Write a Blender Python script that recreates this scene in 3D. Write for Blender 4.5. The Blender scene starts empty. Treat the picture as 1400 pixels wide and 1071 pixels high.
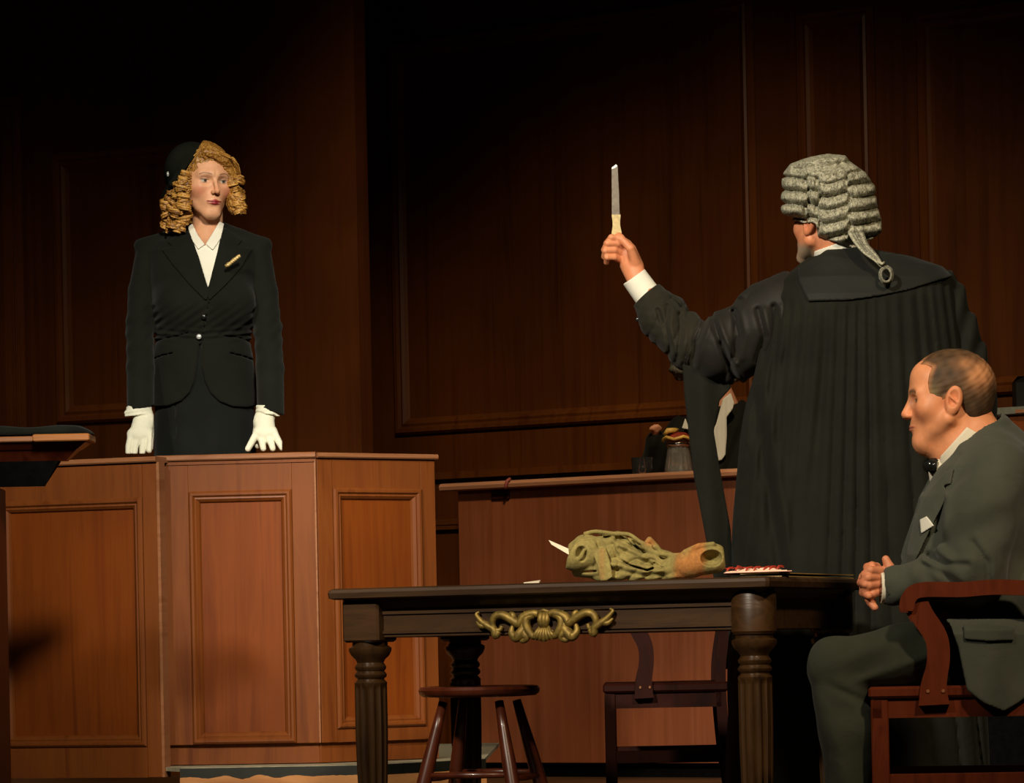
import bpy, math, random
import numpy as np
from mathutils import Matrix, Vector
random.seed(7); RNG = np.random.default_rng(7)
F = 4500.0; CXP = 700.0; CYP = 885.0; EYE = 0.56; ROLL = 0.020
CR, SR = math.cos(ROLL), math.sin(ROLL)
C = bpy.context.scene.collection

def W(u, v, Y):
    """a point of the place seen at photo position (u, v) and distance Y"""
    a = (u - CXP) * Y / F; b = (CYP - v) * Y / F
    return Vector((a * CR + b * SR, Y, EYE - a * SR + b * CR))
def ZW(u, v, Y): return W(u, v, Y).z
def XY(u, Y, v=885):
    p = W(u, v, Y); return (p.x, p.y)

# ---------------------------------------------------------------- materials
def lin(c):
    return tuple(((x / 12.92) if x <= 0.04045 else ((x + 0.055) / 1.055) ** 2.4) for x in c)
def hexc(h):
    h = h.lstrip('#'); return lin([int(h[i:i + 2], 16) / 255 for i in (0, 2, 4)])
MATS = {}
def new_mat(name):
    m = bpy.data.materials.new(name); m.use_nodes = True
    nt = m.node_tree; b = nt.nodes['Principled BSDF']
    return m, nt, b
def L(nt, a, b): nt.links.new(a, b)
def node(nt, t, **kw):
    n = nt.nodes.new(t)
    for k, v in kw.items():
        if k in n.inputs.keys() if isinstance(k, str) else False: n.inputs[k].default_value = v
        else: setattr(n, k, v)
    return n
def ramp(nt, stops):
    r = nt.nodes.new('ShaderNodeValToRGB'); e = r.color_ramp.elements
    while len(e) < len(stops): e.new(0.5)
    for i, (p, c) in enumerate(stops):
        e[i].position = p; e[i].color = (*c, 1)
    return r
def wood(name, c1, c2, c3=None, scale=(22, 22, 1.0), rough=0.42, bump=0.08, coat=0.0, spec=0.4, blotch=0.35):
    m, nt, b = new_mat(name)
    tc = nt.nodes.new('ShaderNodeTexCoord'); mp = nt.nodes.new('ShaderNodeMapping')
    mp.inputs['Scale'].default_value = scale; L(nt, tc.outputs['Object'], mp.inputs['Vector'])
    n1 = nt.nodes.new('ShaderNodeTexNoise'); n1.inputs['Scale'].default_value = 1.0
    n1.inputs['Detail'].default_value = 6; n1.inputs['Roughness'].default_value = 0.6; n1.inputs['Distortion'].default_value = 0.6
    L(nt, mp.outputs[0], n1.inputs['Vector'])
    n2 = nt.nodes.new('ShaderNodeTexNoise'); n2.inputs['Scale'].default_value = 1.6; n2.inputs['Detail'].default_value = 2
    L(nt, tc.outputs['Object'], n2.inputs['Vector'])
    r = ramp(nt, [(0.3, c1), (0.5, c2), (0.72, c3 or c1)]); L(nt, n1.outputs['Fac'], r.inputs['Fac'])
    mx = nt.nodes.new('ShaderNodeMix'); mx.data_type = 'RGBA'; mx.blend_type = 'MULTIPLY'
    r2 = ramp(nt, [(0.35, (1 - blotch,) * 3), (0.65, (1.0, 1.0, 1.0))]); L(nt, n2.outputs['Fac'], r2.inputs['Fac'])
    mx.inputs['Factor'].default_value = 1.0; L(nt, r.outputs[0], mx.inputs['A']); L(nt, r2.outputs[0], mx.inputs['B'])
    L(nt, mx.outputs['Result'], b.inputs['Base Color'])
    b.inputs['Roughness'].default_value = rough; b.inputs['Coat Weight'].default_value = coat
    b.inputs['Specular IOR Level'].default_value = spec
    bp = nt.nodes.new('ShaderNodeBump'); bp.inputs['Strength'].default_value = bump; bp.inputs['Distance'].default_value = 0.004
    L(nt, n1.outputs['Fac'], bp.inputs['Height']); L(nt, bp.outputs[0], b.inputs['Normal'])
    return m
def cloth(name, c1, c2=None, weave=700, rough=0.85, bump=0.25, sheen=0.05, fold=None, attr=False, spec=0.08):
    m, nt, b = new_mat(name)
    tc = nt.nodes.new('ShaderNodeTexCoord')
    n1 = nt.nodes.new('ShaderNodeTexNoise'); n1.inputs['Scale'].default_value = weave; n1.inputs['Detail'].default_value = 2
    n2 = nt.nodes.new('ShaderNodeTexNoise'); n2.inputs['Scale'].default_value = 9; n2.inputs['Detail'].default_value = 4
    L(nt, tc.outputs['Object'], n1.inputs['Vector']); L(nt, tc.outputs['Object'], n2.inputs['Vector'])
    r = ramp(nt, [(0.3, c1), (0.7, c2 or tuple(x * 1.35 for x in c1))]); L(nt, n2.outputs['Fac'], r.inputs['Fac'])
    L(nt, r.outputs[0], b.inputs['Base Color'])
    b.inputs['Roughness'].default_value = rough; b.inputs['Sheen Weight'].default_value = sheen
    b.inputs['Specular IOR Level'].default_value = spec
    bp = nt.nodes.new('ShaderNodeBump'); bp.inputs['Strength'].default_value = bump; bp.inputs['Distance'].default_value = 0.0012
    L(nt, n1.outputs['Fac'], bp.inputs['Height'])
    if fold:
        n3 = nt.nodes.new('ShaderNodeTexNoise'); n3.inputs['Scale'].default_value = fold[0]; n3.inputs['Detail'].default_value = 3
        n3.inputs['Distortion'].default_value = 1.5
        L(nt, tc.outputs['Object'], n3.inputs['Vector'])
        b2 = nt.nodes.new('ShaderNodeBump'); b2.inputs['Strength'].default_value = 0.6; b2.inputs['Distance'].default_value = fold[1]
        L(nt, n3.outputs['Fac'], b2.inputs['Height']); L(nt, bp.outputs[0], b2.inputs['Normal']); L(nt, b2.outputs[0], b.inputs['Normal'])
    else: L(nt, bp.outputs[0], b.inputs['Normal'])
    return m
def plain(name, c, rough=0.5, metal=0.0, noise=0.0, nscale=40, bump=0.0, **kw):
    m, nt, b = new_mat(name)
    tc = nt.nodes.new('ShaderNodeTexCoord'); n = nt.nodes.new('ShaderNodeTexNoise'); n.inputs['Scale'].default_value = nscale
    n.inputs['Detail'].default_value = 4
    L(nt, tc.outputs['Object'], n.inputs['Vector'])
    r = ramp(nt, [(0.3, tuple(x * (1 - noise) for x in c)), (0.7, tuple(min(1, x * (1 + noise)) for x in c))])
    L(nt, n.outputs['Fac'], r.inputs['Fac']); L(nt, r.outputs[0], b.inputs['Base Color'])
    b.inputs['Roughness'].default_value = rough; b.inputs['Metallic'].default_value = metal
    for k, v in kw.items(): b.inputs[k.replace('_', ' ')].default_value = v
    if bump:
        bp = nt.nodes.new('ShaderNodeBump'); bp.inputs['Strength'].default_value = bump; bp.inputs['Distance'].default_value = 0.003
        L(nt, n.outputs['Fac'], bp.inputs['Height']); L(nt, bp.outputs[0], b.inputs['Normal'])
    return m
def skin_mat(name, rough=0.5, sss=0.12):
    m, nt, b = new_mat(name)
    at = nt.nodes.new('ShaderNodeAttribute'); at.attribute_name = 'Col'
    tc = nt.nodes.new('ShaderNodeTexCoord'); n = nt.nodes.new('ShaderNodeTexNoise'); n.inputs['Scale'].default_value = 60
    n.inputs['Detail'].default_value = 5; L(nt, tc.outputs['Object'], n.inputs['Vector'])
    mx = nt.nodes.new('ShaderNodeMix'); mx.data_type = 'RGBA'; mx.blend_type = 'MULTIPLY'; mx.inputs['Factor'].default_value = 0.5
    r = ramp(nt, [(0.3, (0.8, 0.72, 0.68)), (0.7, (1.0, 1.0, 1.0))]); L(nt, n.outputs['Fac'], r.inputs['Fac'])
    L(nt, at.outputs['Color'], mx.inputs['A']); L(nt, r.outputs[0], mx.inputs['B']); L(nt, mx.outputs['Result'], b.inputs['Base Color'])
    b.inputs['Roughness'].default_value = rough; b.inputs['Subsurface Weight'].default_value = sss
    b.inputs['Subsurface Radius'].default_value = (0.012, 0.005, 0.003); b.inputs['Specular IOR Level'].default_value = 0.4
    bp = nt.nodes.new('ShaderNodeBump'); bp.inputs['Strength'].default_value = 0.15; bp.inputs['Distance'].default_value = 0.001
    n4 = nt.nodes.new('ShaderNodeTexNoise'); n4.inputs['Scale'].default_value = 300; L(nt, tc.outputs['Object'], n4.inputs['Vector'])
    L(nt, n4.outputs['Fac'], bp.inputs['Height']); L(nt, bp.outputs[0], b.inputs['Normal'])
    return m

M = {}
M['boxwood'] = wood('mahogany_panel', hexc('#6b3008'), hexc('#783a0b'), hexc('#5d2705'), rough=0.5, blotch=0.3, spec=.2)
M['boxwood2'] = wood('mahogany_frame', hexc('#6d3815'), hexc('#774018'), hexc('#5e2c0e'), scale=(20, 20, 1.4), rough=0.45, blotch=0.25, spec=.25)
M['caprail'] = wood('cap_rail_wood', hexc('#8c5636'), hexc('#966442'), hexc('#7a4728'), scale=(3, 3, 30), rough=0.4, blotch=0.25)
M['wall'] = wood('wall_panelling', hexc('#5f2f0a'), hexc('#6b380e'), hexc('#522606'), scale=(14, 14, 0.5), rough=0.45, blotch=0.3)
M['walltrim'] = wood('wall_moulding', hexc('#6c3812'), hexc('#7a441a'), hexc('#5d2c0c'), scale=(14, 14, 0.5), rough=0.35)
M['bench'] = wood('bench_veneer', hexc('#945536'), hexc('#884a2b'), hexc('#7a4122'), scale=(26, 26, 0.9), rough=0.5, blotch=0.3)
M['benchcap'] = wood('bench_cap', hexc('#b97f5f'), hexc('#c58c68'), hexc('#a86c4c'), scale=(3, 3, 30), rough=0.35)
M['tabledark'] = wood('dark_oak', hexc('#34210f'), hexc('#442c15'), hexc('#261608'), scale=(3, 24, 24), rough=0.38, bump=0.2, blotch=0.4)
M['tableleg'] = wood('dark_oak_turned', hexc('#2b1b0d'), hexc('#3a2612'), hexc('#1c1007'), scale=(24, 24, 2), rough=0.3, bump=0.15)
M['tabletop'] = wood('table_top_wood', hexc('#3a2714'), hexc('#4a321c'), hexc('#2b1a0c'), scale=(2, 22, 22), rough=0.45, bump=0.2, blotch=0.5)
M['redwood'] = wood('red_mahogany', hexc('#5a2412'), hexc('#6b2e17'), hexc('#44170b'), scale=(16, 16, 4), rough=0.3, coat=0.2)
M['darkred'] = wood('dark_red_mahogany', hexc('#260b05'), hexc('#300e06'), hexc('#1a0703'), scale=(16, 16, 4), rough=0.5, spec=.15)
M['stoolwood'] = wood('stool_mahogany', hexc('#431a0c'), hexc('#502210'), hexc('#341107'), scale=(16, 16, 4), rough=0.32, coat=0.1)
M['orangecap'] = wood('orange_cap_wood', hexc('#96592a'), hexc('#a86a35'), hexc('#84491e'), scale=(3, 20, 20), rough=0.4)
M['orange'] = wood('bare_plywood', hexc('#c98648'), hexc('#d8965a'), hexc('#b87038'), scale=(2, 2, 14), rough=0.6)
M['green'] = plain('dark_green_paint', hexc('#15170f'), 0.5, noise=0.3)
M['deckgrey'] = plain('grey_deck_paint', hexc('#9c947c'), 0.6, noise=0.25)
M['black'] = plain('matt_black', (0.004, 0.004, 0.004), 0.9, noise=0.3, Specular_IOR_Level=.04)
M['brass'] = plain('aged_gilt', hexc('#7a642e'), 0.55, metal=0.55, noise=0.45, nscale=60, bump=0.3)
M['floor'] = wood('stage_boards', hexc('#4a3018'), hexc('#5a3c20'), hexc('#3c2612'), scale=(1.5, 14, 14), rough=0.5)
M['deskgrey'] = plain('grey_green_top', hexc('#66685a'), 0.45, noise=0.15)
M['pink'] = plain('pink_tag', hexc('#a05048'), 0.6)
M['leather'] = plain('black_leather', (0.012, 0.012, 0.011), 0.4, noise=0.2)

# ---------------------------------------------------------------- mesh helpers
class MB:
    def __init__(s): s.v = []; s.f = []
    def add(s, vs, fs):
        o = len(s.v); s.v += [Vector(x) for x in vs]; s.f += [tuple(i + o for i in f) for f in fs]; return s
    def box(s, x0, x1, y0, y1, z0, z1, mat=None, bev=0.0):
        if bev:
            bb = bev; pts = []
            # chamfered box: rings in z
            def ring(z, i):
                return [(x0 + i + bb, y0 + i, z), (x1 - i - bb, y0 + i, z), (x1 - i, y0 + i + bb, z), (x1 - i, y1 - i - bb, z),
                        (x1 - i - bb, y1 - i, z), (x0 + i + bb, y1 - i, z), (x0 + i, y1 - i - bb, z), (x0 + i, y0 + i + bb, z)]
            rs = [ring(z0, bb), ring(z0 + bb, 0), ring(z1 - bb, 0), ring(z1, bb)]
            vs = [p for r in rs for p in r]; fs = [tuple(range(7, -1, -1)), tuple(range(24, 32))]
            for k in range(3):
                for j in range(8): fs.append((k * 8 + j, k * 8 + (j + 1) % 8, (k + 1) * 8 + (j + 1) % 8, (k + 1) * 8 + j))
        else:
            vs = [(x, y, z) for z in (z0, z1) for y in (y0, y1) for x in (x0, x1)]
            fs = [(0, 2, 3, 1), (4, 5, 7, 6), (0, 1, 5, 4), (1, 3, 7, 5), (3, 2, 6, 7), (2, 0, 4, 6)]
        if mat is not None: vs = [mat @ Vector(p) for p in vs]
        return s.add(vs, fs)
    def prism(s, poly, z0, z1, mat=None):
        n = len(poly); vs = [(x, y, z0) for x, y in poly] + [(x, y, z1) for x, y in poly]
        fs = [tuple(range(n - 1, -1, -1)), tuple(range(n, 2 * n))] + [(i, (i + 1) % n, n + (i + 1) % n, n + i) for i in range(n)]
        if mat is not None: vs = [mat @ Vector(p) for p in vs]
        return s.add(vs, fs)
    def lathe(s, prof, n=32, mat=None, flute=None):
        """prof: [(r, z)]; flute=(count, depth, z0, z1)"""
        vs = []; fs = []
        for (r, z) in prof:
            for k in range(n):
                t = 2 * math.pi * k / n; rr = r
                if flute and flute[2] < z < flute[3]: rr = r - flute[1] * abs(math.sin(flute[0] * t / 2)) ** 0.7
                vs.append((rr * math.cos(t), rr * math.sin(t), z))
        m = len(prof)
        for j in range(m - 1):
            for k in range(n): fs.append((j * n + k, j * n + (k + 1) % n, (j + 1) * n + (k + 1) % n, (j + 1) * n + k))
        fs.append(tuple(range(n - 1, -1, -1))); fs.append(tuple(range((m - 1) * n, m * n)))
        if mat is not None: vs = [mat @ Vector(p) for p in vs]
        return s.add(vs, fs)
    def tube(s, pts, rs, n=8, flat=None):
        pts = [Vector(p) for p in pts]; N = len(pts)
        if not hasattr(rs, '__len__'): rs = [rs] * N
        t0 = (pts[1] - pts[0]).normalized()
        up = Vector((0, 0, 1)) if abs(t0.z) < 0.9 else Vector((1, 0, 0))
        nrm = t0.cross(up).normalized(); vs = []; fs = []
        for i, p in enumerate(pts):
            t = (pts[min(i + 1, N - 1)] - pts[max(i - 1, 0)])
            t = t.normalized() if t.length > 1e-9 else t0
            nrm = (nrm - t * nrm.dot(t)); nrm = nrm.normalized() if nrm.length > 1e-6 else t.orthogonal().normalized()
            bi = t.cross(nrm)
            for k in range(n):
                a = 2 * math.pi * k / n
                vs.append(p + (nrm * math.cos(a) + bi * math.sin(a)) * rs[i])
        for j in range(N - 1):
            for k in range(n): fs.append((j * n + k, j * n + (k + 1) % n, (j + 1) * n + (k + 1) % n, (j + 1) * n + k))
        fs.append(tuple(range(n - 1, -1, -1))); fs.append(tuple(range((N - 1) * n, N * n)))
        return s.add(vs, fs)

WM = {}   # world matrix of every root
def thing(name, label, cat, loc, rotz=0.0, group=None, M4=None):
    o = bpy.data.objects.new(name, None); C.objects.link(o); o.empty_display_size = 0.1
    m = M4 if M4 is not None else (Matrix.Translation(Vector(loc)) @ Matrix.Rotation(rotz, 4, 'Z'))
    o.matrix_world = m; o.location = m.to_translation(); o.rotation_euler = m.to_euler()
    WM[o.name] = m.copy(); o['label'] = label; o['category'] = cat
    if group: o['group'] = group
    return o
def rootm(o):
    while o is not None:
        if o.name in WM: return WM[o.name]
        o = o.parent
    return Matrix.Identity(4)
def link_mesh(name, me, mat, parent=None, smooth=False, label=None):
    o = bpy.data.objects.new(name, me); C.objects.link(o)
    if isinstance(mat, (list, tuple)):
        for x in mat: me.materials.append(x)
    else: me.materials.append(mat)
    if parent is not None: o.parent = parent
    if smooth: me.polygons.foreach_set('use_smooth', [True] * len(me.polygons))
    if label: o['label'] = label
    return o
def obj(name, mb, mat, parent=None, smooth=False, local=False, autosm=None, label=None):
    """one mesh object; vertices are given in the place's own coordinates unless local"""
    me = bpy.data.meshes.new(name); vs = mb.v
    if parent is not None and not local:
        inv = rootm(parent).inverted(); vs = [inv @ p for p in vs]
    me.from_pydata([tuple(p) for p in vs], [], mb.f); me.update()
    o = link_mesh(name, me, mat, parent, smooth or autosm is not None, label)
    if autosm is not None:
        try: me.set_sharp_from_angle(angle=math.radians(autosm))
        except Exception: pass
    return o
def recentre(o):
    """move a top-level mesh's origin to its base"""
    me = o.data; n = len(me.vertices); a = np.empty(n * 3, np.float32); me.vertices.foreach_get('co', a); a = a.reshape(-1, 3)
    c = np.array([(a[:, 0].min() + a[:, 0].max()) / 2, (a[:, 1].min() + a[:, 1].max()) / 2, a[:, 2].min()], np.float32)
    me.vertices.foreach_set('co', (a - c).ravel()); o.location = [float(x) for x in c]; me.update()
def tag(o, label, cat, group=None, kind=None):
    o['label'] = label; o['category'] = cat
    if group: o['group'] = group
    if kind: o['kind'] = kind
    return o
def struct(name, mb, mat, label=None, **kw):
    o = obj(name, mb, mat, **kw); o['kind'] = 'structure'
    if label: o['label'] = label
    return o
def frame_axes(p0, p1):
    """plan frame of a facet from p0 to p1 (as seen left to right): u along, n towards the viewer"""
    d = Vector((p1[0] - p0[0], p1[1] - p0[1], 0)); Lh = d.length; d.normalize()
    n = Vector((d.y, -d.x, 0))
    return Matrix((( d.x, n.x, 0, p0[0]), (d.y, n.y, 0, p0[1]), (0, 0, 1, 0), (0, 0, 0, 1))), Lh
def mould(mb, m, u0, u1, z0, z1, w, prof):
    """picture-frame moulding around u0..u1, z0..z1 (outer edge) on a facet; prof = [(inset, height)]"""
    rings = []
    for (i, h) in prof:
        rings.append([(u0 + i, h, z0 + i), (u1 - i, h, z0 + i), (u1 - i, h, z1 - i), (u0 + i, h, z1 - i)])
    vs = [m @ Vector(p) for r in rings for p in r]; fs = []
    for k in range(len(rings) - 1):
        for j in range(4): fs.append((k * 4 + j, k * 4 + (j + 1) % 4, (k + 1) * 4 + (j + 1) % 4, (k + 1) * 4 + j))
    mb.add(vs, fs)
BOLECTION = [(0, -0.004), (0, .012), (.006, .020), (.016, .020), (.022, .012), (.026, .014), (.032, .010), (.038, -0.008), (.038, -0.02)]
# ---------------------------------------------------------------- camera
cam = bpy.data.cameras.new('camera'); co = bpy.data.objects.new('camera', cam); C.objects.link(co)
co.matrix_world = Matrix.Translation((0, 0, EYE)) @ Matrix.Rotation(ROLL, 4, 'Y') @ Matrix.Rotation(math.radians(90), 4, 'X')
cam.sensor_fit = 'HORIZONTAL'; cam.sensor_width = 36; cam.lens = 36 * F / 1400
cam.shift_y = (CYP - 535.5) / 1400; cam.clip_end = 200
bpy.context.scene.camera = co

# ---------------------------------------------------------------- setting
fl = MB().box(-6, 8, 3.5, 19, -0.05, 0); struct('floor', fl, M['floor'], 'brown boarded stage floor')
WTOP = 5.2
# left wall
pA = XY(-160, 15.75); pB = XY(500, 14.75); pA = (pB[0] + 2.4 * (pA[0] - pB[0]), pB[1] + 2.4 * (pA[1] - pB[1]))
m, Lw = frame_axes(pA, pB)
def wall_u(u, v=600):
    """distance along the wall line for photo column u"""
    k = (W(u, v, 10) - Vector((0, 0, EYE))); A = Vector((pA[0], pA[1])); D = (Vector((pB[0], pB[1])) - A)
    k2 = Vector((k.x, k.y)); det = D.x * (-k2.y) + k2.x * D.y
    t = ((-A.x) * (-k2.y) + k2.x * (-A.y)) / det
    s = Lw * t; yy = (A + D * t).y
    return s, yy
struct('wall_left', MB().box(0, Lw, -0.12, 0, 0, WTOP, m), M['wall'], 'dark panelled wall behind the standing woman')
def wbox(name, u0, u1, v0, v1, d, prof=None, lab=None):
    a, ya = wall_u(u0, v1); b, yb = wall_u(u1, v1)
    z1 = min(WTOP - .05, ZW(u0, v0, ya)); z0 = ZW(u0, v1, ya)
    mb = MB()
    if prof: mould(mb, m, a, b, z0, z1, 0.05, prof)
    else: mb.box(a, b, 0, d, z0, z1, m)
    return struct(name, mb, M['walltrim'], lab)
WP = [(0, 0), (0, .018), (.012, .034), (.03, .034), (.042, .02), (.055, .026), (.07, .016), (.085, 0.002)]
wbox('trim_1', 80, 300, 212, 581, 0, WP, 'moulding frame of the left wall panel')
wbox('trim_2', -150, 50, 150, 1100, 0, [(0, 0), (0, .025), (.012, .04), (.03, .04), (.045, .02), (.06, .026), (.075, .0)], 'moulding of the pilaster on the left wall')
wbox('trim_3', 22, 36, 150, 1000, .03)
mb = MB(); z = ZW(600, 650, 15.2); mb.box(0, Lw, 0, .03, z - .05, z + .02, m); struct('trim_4', mb, M['walltrim'])
# return and main wall
pC = pB; pD = XY(497, 17.2); m, Lw = frame_axes(pD, pC)
struct('wall_return', MB().box(0, Lw - .03, 0.004, .024, 0, WTOP, m), M['wall'])
pA = XY(470, 17.25); pB = (pA[0] + 5.2 * .842, pA[1] - 5.2 * .54)
m, Lw = frame_axes(pA, pB)
struct('wall_back', MB().box(0, Lw, -0.12, 0, 0, WTOP, m), M['wall'], 'dark mahogany panelled back wall of the courtroom')
wbox('trim_6', 543, 1043, 60, 596, 0, WP, 'long thin moulding frame of the back wall panel')
wbox('trim_7', 1100, 1207, 20, 560, 0, WP)
wbox('trim_8', 1264, 1560, 20, 547, 0, WP)
for i, (v, hh, d) in enumerate(((651, .035, .035), (714, .03, .02), (722, .02, .03))):
    _, y = wall_u(610, v); z = ZW(610, v, y); struct('trim_%d' % (9 + i), MB().box(0, Lw, 0, d, z - hh / 2, z + hh / 2, m), M['walltrim'])
# wing wall at the right, out of the picture, closing the stage
# ---------------------------------------------------------------- witness box
P0 = XY(-130, 10.42); P1 = XY(222, 10.12); F0 = XY(222, 10.2); F1 = XY(436, 10.15); S1 = XY(597, 10.38)
ztop_f = ZW(327, 629, 10.17); ztop_l = ZW(217, 632, 10.12)
wb = thing('witness_box', 'panelled mahogany witness box with three faces in front of the standing woman', 'witness box', (F0[0], F0[1], 0.2))
def facet(par, p0, p1, z0, z1, pan, pref, th=.03, matf='boxwood', matr='boxwood2', post=.0, proud=.010, sub=True):
    m, Lh = frame_axes(p0, p1); u0, u1, a, b = pan
    pn = obj(pref + '_panel', MB().box(0, Lh, -th, 0, z0, z1, m), M[matf], par)
    st = MB().box(0, u0, 0, proud, z0, z1, m, 0.0015); obj('stile', st, M[matr], pn)
    st = MB().box(u1, Lh, 0, proud, z0, z1, m, 0.0015); obj('stile', st, M[matr], pn)
    obj('rail', MB().box(u0, u1, 0, proud, b, z1, m), M[matr], pn); obj('rail', MB().box(u0, u1, 0, proud, z0, a, m), M[matr], pn)
    mo = MB(); mould(mo, m, u0, u1, a, b, 0, [(0, .004), (0, .015), (.006, .021), (.013, .021), (.019, .014), (.024, .015), (.032, .008), (.036, .001), (.036, -.002)])
    obj('moulding', mo, M[matr], pn)
    return m, Lh, pn
# left face
mL, LL = frame_axes(P0, P1)
zb = ZW(235, 1063, 10.12)
def ulen(p0, p1, u, v=800):
    A = Vector(p0); D = Vector(p1) - A; k = W(u, v, 10); k2 = Vector((k.x, k.y))
    det = D.x * (-k2.y) + k2.x * D.y
    return D.length * ((-A.x) * (-k2.y) + k2.x * (-A.y)) / det
facet(wb, P0, P1, zb, ztop_l, (ulen(P0, P1, 4, 850), ulen(P0, P1, 200, 850), ZW(200, 1021, 10.12), ZW(195, 680, 10.12)), 'left')
zf0 = ZW(327, 1018, 10.17)
facet(wb, F0, F1, zf0, ztop_f, (ulen(F0, F1, 262, 850), ulen(F0, F1, 403, 850), ZW(330, 1017, 10.17), ZW(330, 671, 10.17)), 'front')
facet(wb, F1, S1, zf0 + .0, ztop_f, (ulen(F1, S1, 456, 850), ulen(F1, S1, 577, 850), ZW(500, 995, 10.25), ZW(510, 668, 10.25)), 'side')
# base boards
for a, b, nm in ((F0, F1, 'base_board'), (F1, S1, 'base_board')):
    m2, l2 = frame_axes(a, b); obj(nm, MB().box(0, l2, -.03, -.008, .215, zf0, m2), M['boxwood2'], wb)
# back and end
m2, l2 = frame_axes(S1, XY(588, 10.85)); obj('end_panel', MB().box(0.0, l2, -.03, 0, .215, ztop_f - .02, m2), M['boxwood2'], wb)
m2, l2 = frame_axes(F0, F1)
# corner strips in the paler cap rail wood
mb = MB().box(LL - .004, LL + .006, -.03, .013, zb, ztop_l, mL, .001); obj('corner_strip', mb, M['caprail'], wb)
mb = MB().box(l2 - .003, l2 + .003, -.004, .0125, zf0, ztop_f, m2, .001); obj('corner_strip', mb, M['caprail'], wb)
# cap rails
def caprail(p0, p1, z, par, e0=0.0, e1=0.0, th=.018, w=.105, over=.024, mat='caprail', sh=0.0):
    m2, l2 = frame_axes(p0, p1)
    prof = [(-w, 0), (over - .004, 0), (over, .004), (over, th - .004), (over - .004, th), (-w, th)]
    vs = []; fs = []
    for (uu, k) in ((-e0, -sh), (l2 + e1, sh)):
        for (y, zz) in prof: vs.append(m2 @ Vector((uu + (k * y), y, z + zz)))
    n = len(prof)
    fs = [tuple(range(n)), tuple(range(2 * n - 1, n - 1, -1))] + [(i, n + i, n + (i + 1) % n, (i + 1) % n) for i in range(n)]
    return obj('cap_rail', MB().add(vs, fs), M[mat], par)
caprail(P0, P1, ztop_l, wb, th=.017)
caprail(F0, F1, ztop_f, wb, e0=.004, e1=.004)
caprail(F1, S1, ztop_f, wb, e0=.002, e1=.006, th=.016)
m3, l3 = frame_axes(F0, F1); obj('cap_shadow_bead', MB().box(0, l3, 0, .014, ztop_f - .012, ztop_f, m3), M['boxwood2'], wb)

# platform
pl = thing('platform', 'low stage platform with grey top and bare plywood front under the witness box', 'platform', (XY(430, 10.4)[0], 10.6, 0))
Pz = .212
pf = [XY(243, 10.02), XY(470, 9.99), XY(500, 9.99), XY(660, 10.35), (XY(680, 12.0)[0], 12.0), (XY(-100, 12.0)[0], 12.0)]
obj('deck', MB().prism(pf, Pz - .012, Pz), M['deckgrey'], pl)
ms, ls = frame_axes(pf[0], pf[2]); ms2, ls2 = frame_axes(pf[2], pf[3])
mbn = MB().box(0, ls, -.02, .004, Pz - .034, Pz - .002, ms); mbn.box(0, ls2, -.02, .004, Pz - .034, Pz - .002, ms2); obj('nosing', mbn, M['green'], pl)
# torn wavy plywood facing
mbf = MB(); nseg = 60; vs = []; fs = []
for i in range(nseg + 1):
    x = ls * i / nseg; top = Pz - .030 + .006 * math.sin(i * .55) * math.exp(-((i - 22) / 18) ** 2) - .002 * random.random()
    vs += [ms @ Vector((x, .008, 0)), ms @ Vector((x, .008, top)), ms @ Vector((x, -.01, top)), ms @ Vector((x, -.01, 0))]
for i in range(nseg):
    for k in range(4): fs.append((i * 4 + k, (i + 1) * 4 + k, (i + 1) * 4 + (k + 1) % 4, i * 4 + (k + 1) % 4))
mbf.add(vs, fs); mbf.box(0, ls2, -.01, .006, 0, Pz - .034, ms2); obj('facing', mbf, M['orange'], pl)

# ---------------------------------------------------------------- clerk's bench
B0 = XY(630, 14.3); dB = Vector((.842, -.54)); B1 = (B0[0] + dB.x * 2.2, B0[1] + dB.y * 2.2)
cb = thing('clerk_bench', 'plain veneered bench with salmon top rail behind the dark table', 'bench', (B0[0] + .7, B0[1] - .1, 0))
mB, LB = frame_axes(B0, B1); zc = ZW(612, 672, 14.3); zk = ZW(700, 1043, 14.2)
obj('front_panel', MB().box(0, LB, -.025, 0, zk, zc, mB, .002), M['bench'], cb)
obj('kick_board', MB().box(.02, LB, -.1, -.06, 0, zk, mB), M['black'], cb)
obj('end_panel', MB().box(0, .025, -.52, -.026, 0, zc, mB), M['bench'], cb)
obj('worktop', MB().box(-.02, LB, -.55, .0, zc, zc + .012, mB), M['bench'], cb)
# moulded rail
prof = [(.0, .012), (.035, .0), (.05, .006), (.055, .02), (.045, .033), (.02, .036), (-.08, .036), (-.08, .012)]
vs = []; fs = []; n = len(prof)
for uu in (-.062, LB):
    for (y, zz) in prof: vs.append(mB @ Vector((uu, y, zc + zz - .002)))
fs = [tuple(range(n)), tuple(range(2 * n - 1, n - 1, -1))] + [(i, n + i, n + (i + 1) % n, (i + 1) % n) for i in range(n)]
obj('top_rail', MB().add(vs, fs), M['benchcap'], cb)
mb = MB().tube([mB @ Vector((.305, .05, zc + .04)), mB @ Vector((.297, .062, zc + .03)), mB @ Vector((.288, .062, zc + .008)), mB @ Vector((.285, .06, zc - .006))], [.006, .008, .008, .004], 8)
obj('catch', mb, M['pink'], cb, smooth=True, label='small pinkish catch')
mb = MB().box(.18, .27, 0, .012, zc - .045, zc - .008, mB, .002); obj('hatch_plate', mb, M['darkred'], cb)

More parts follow.
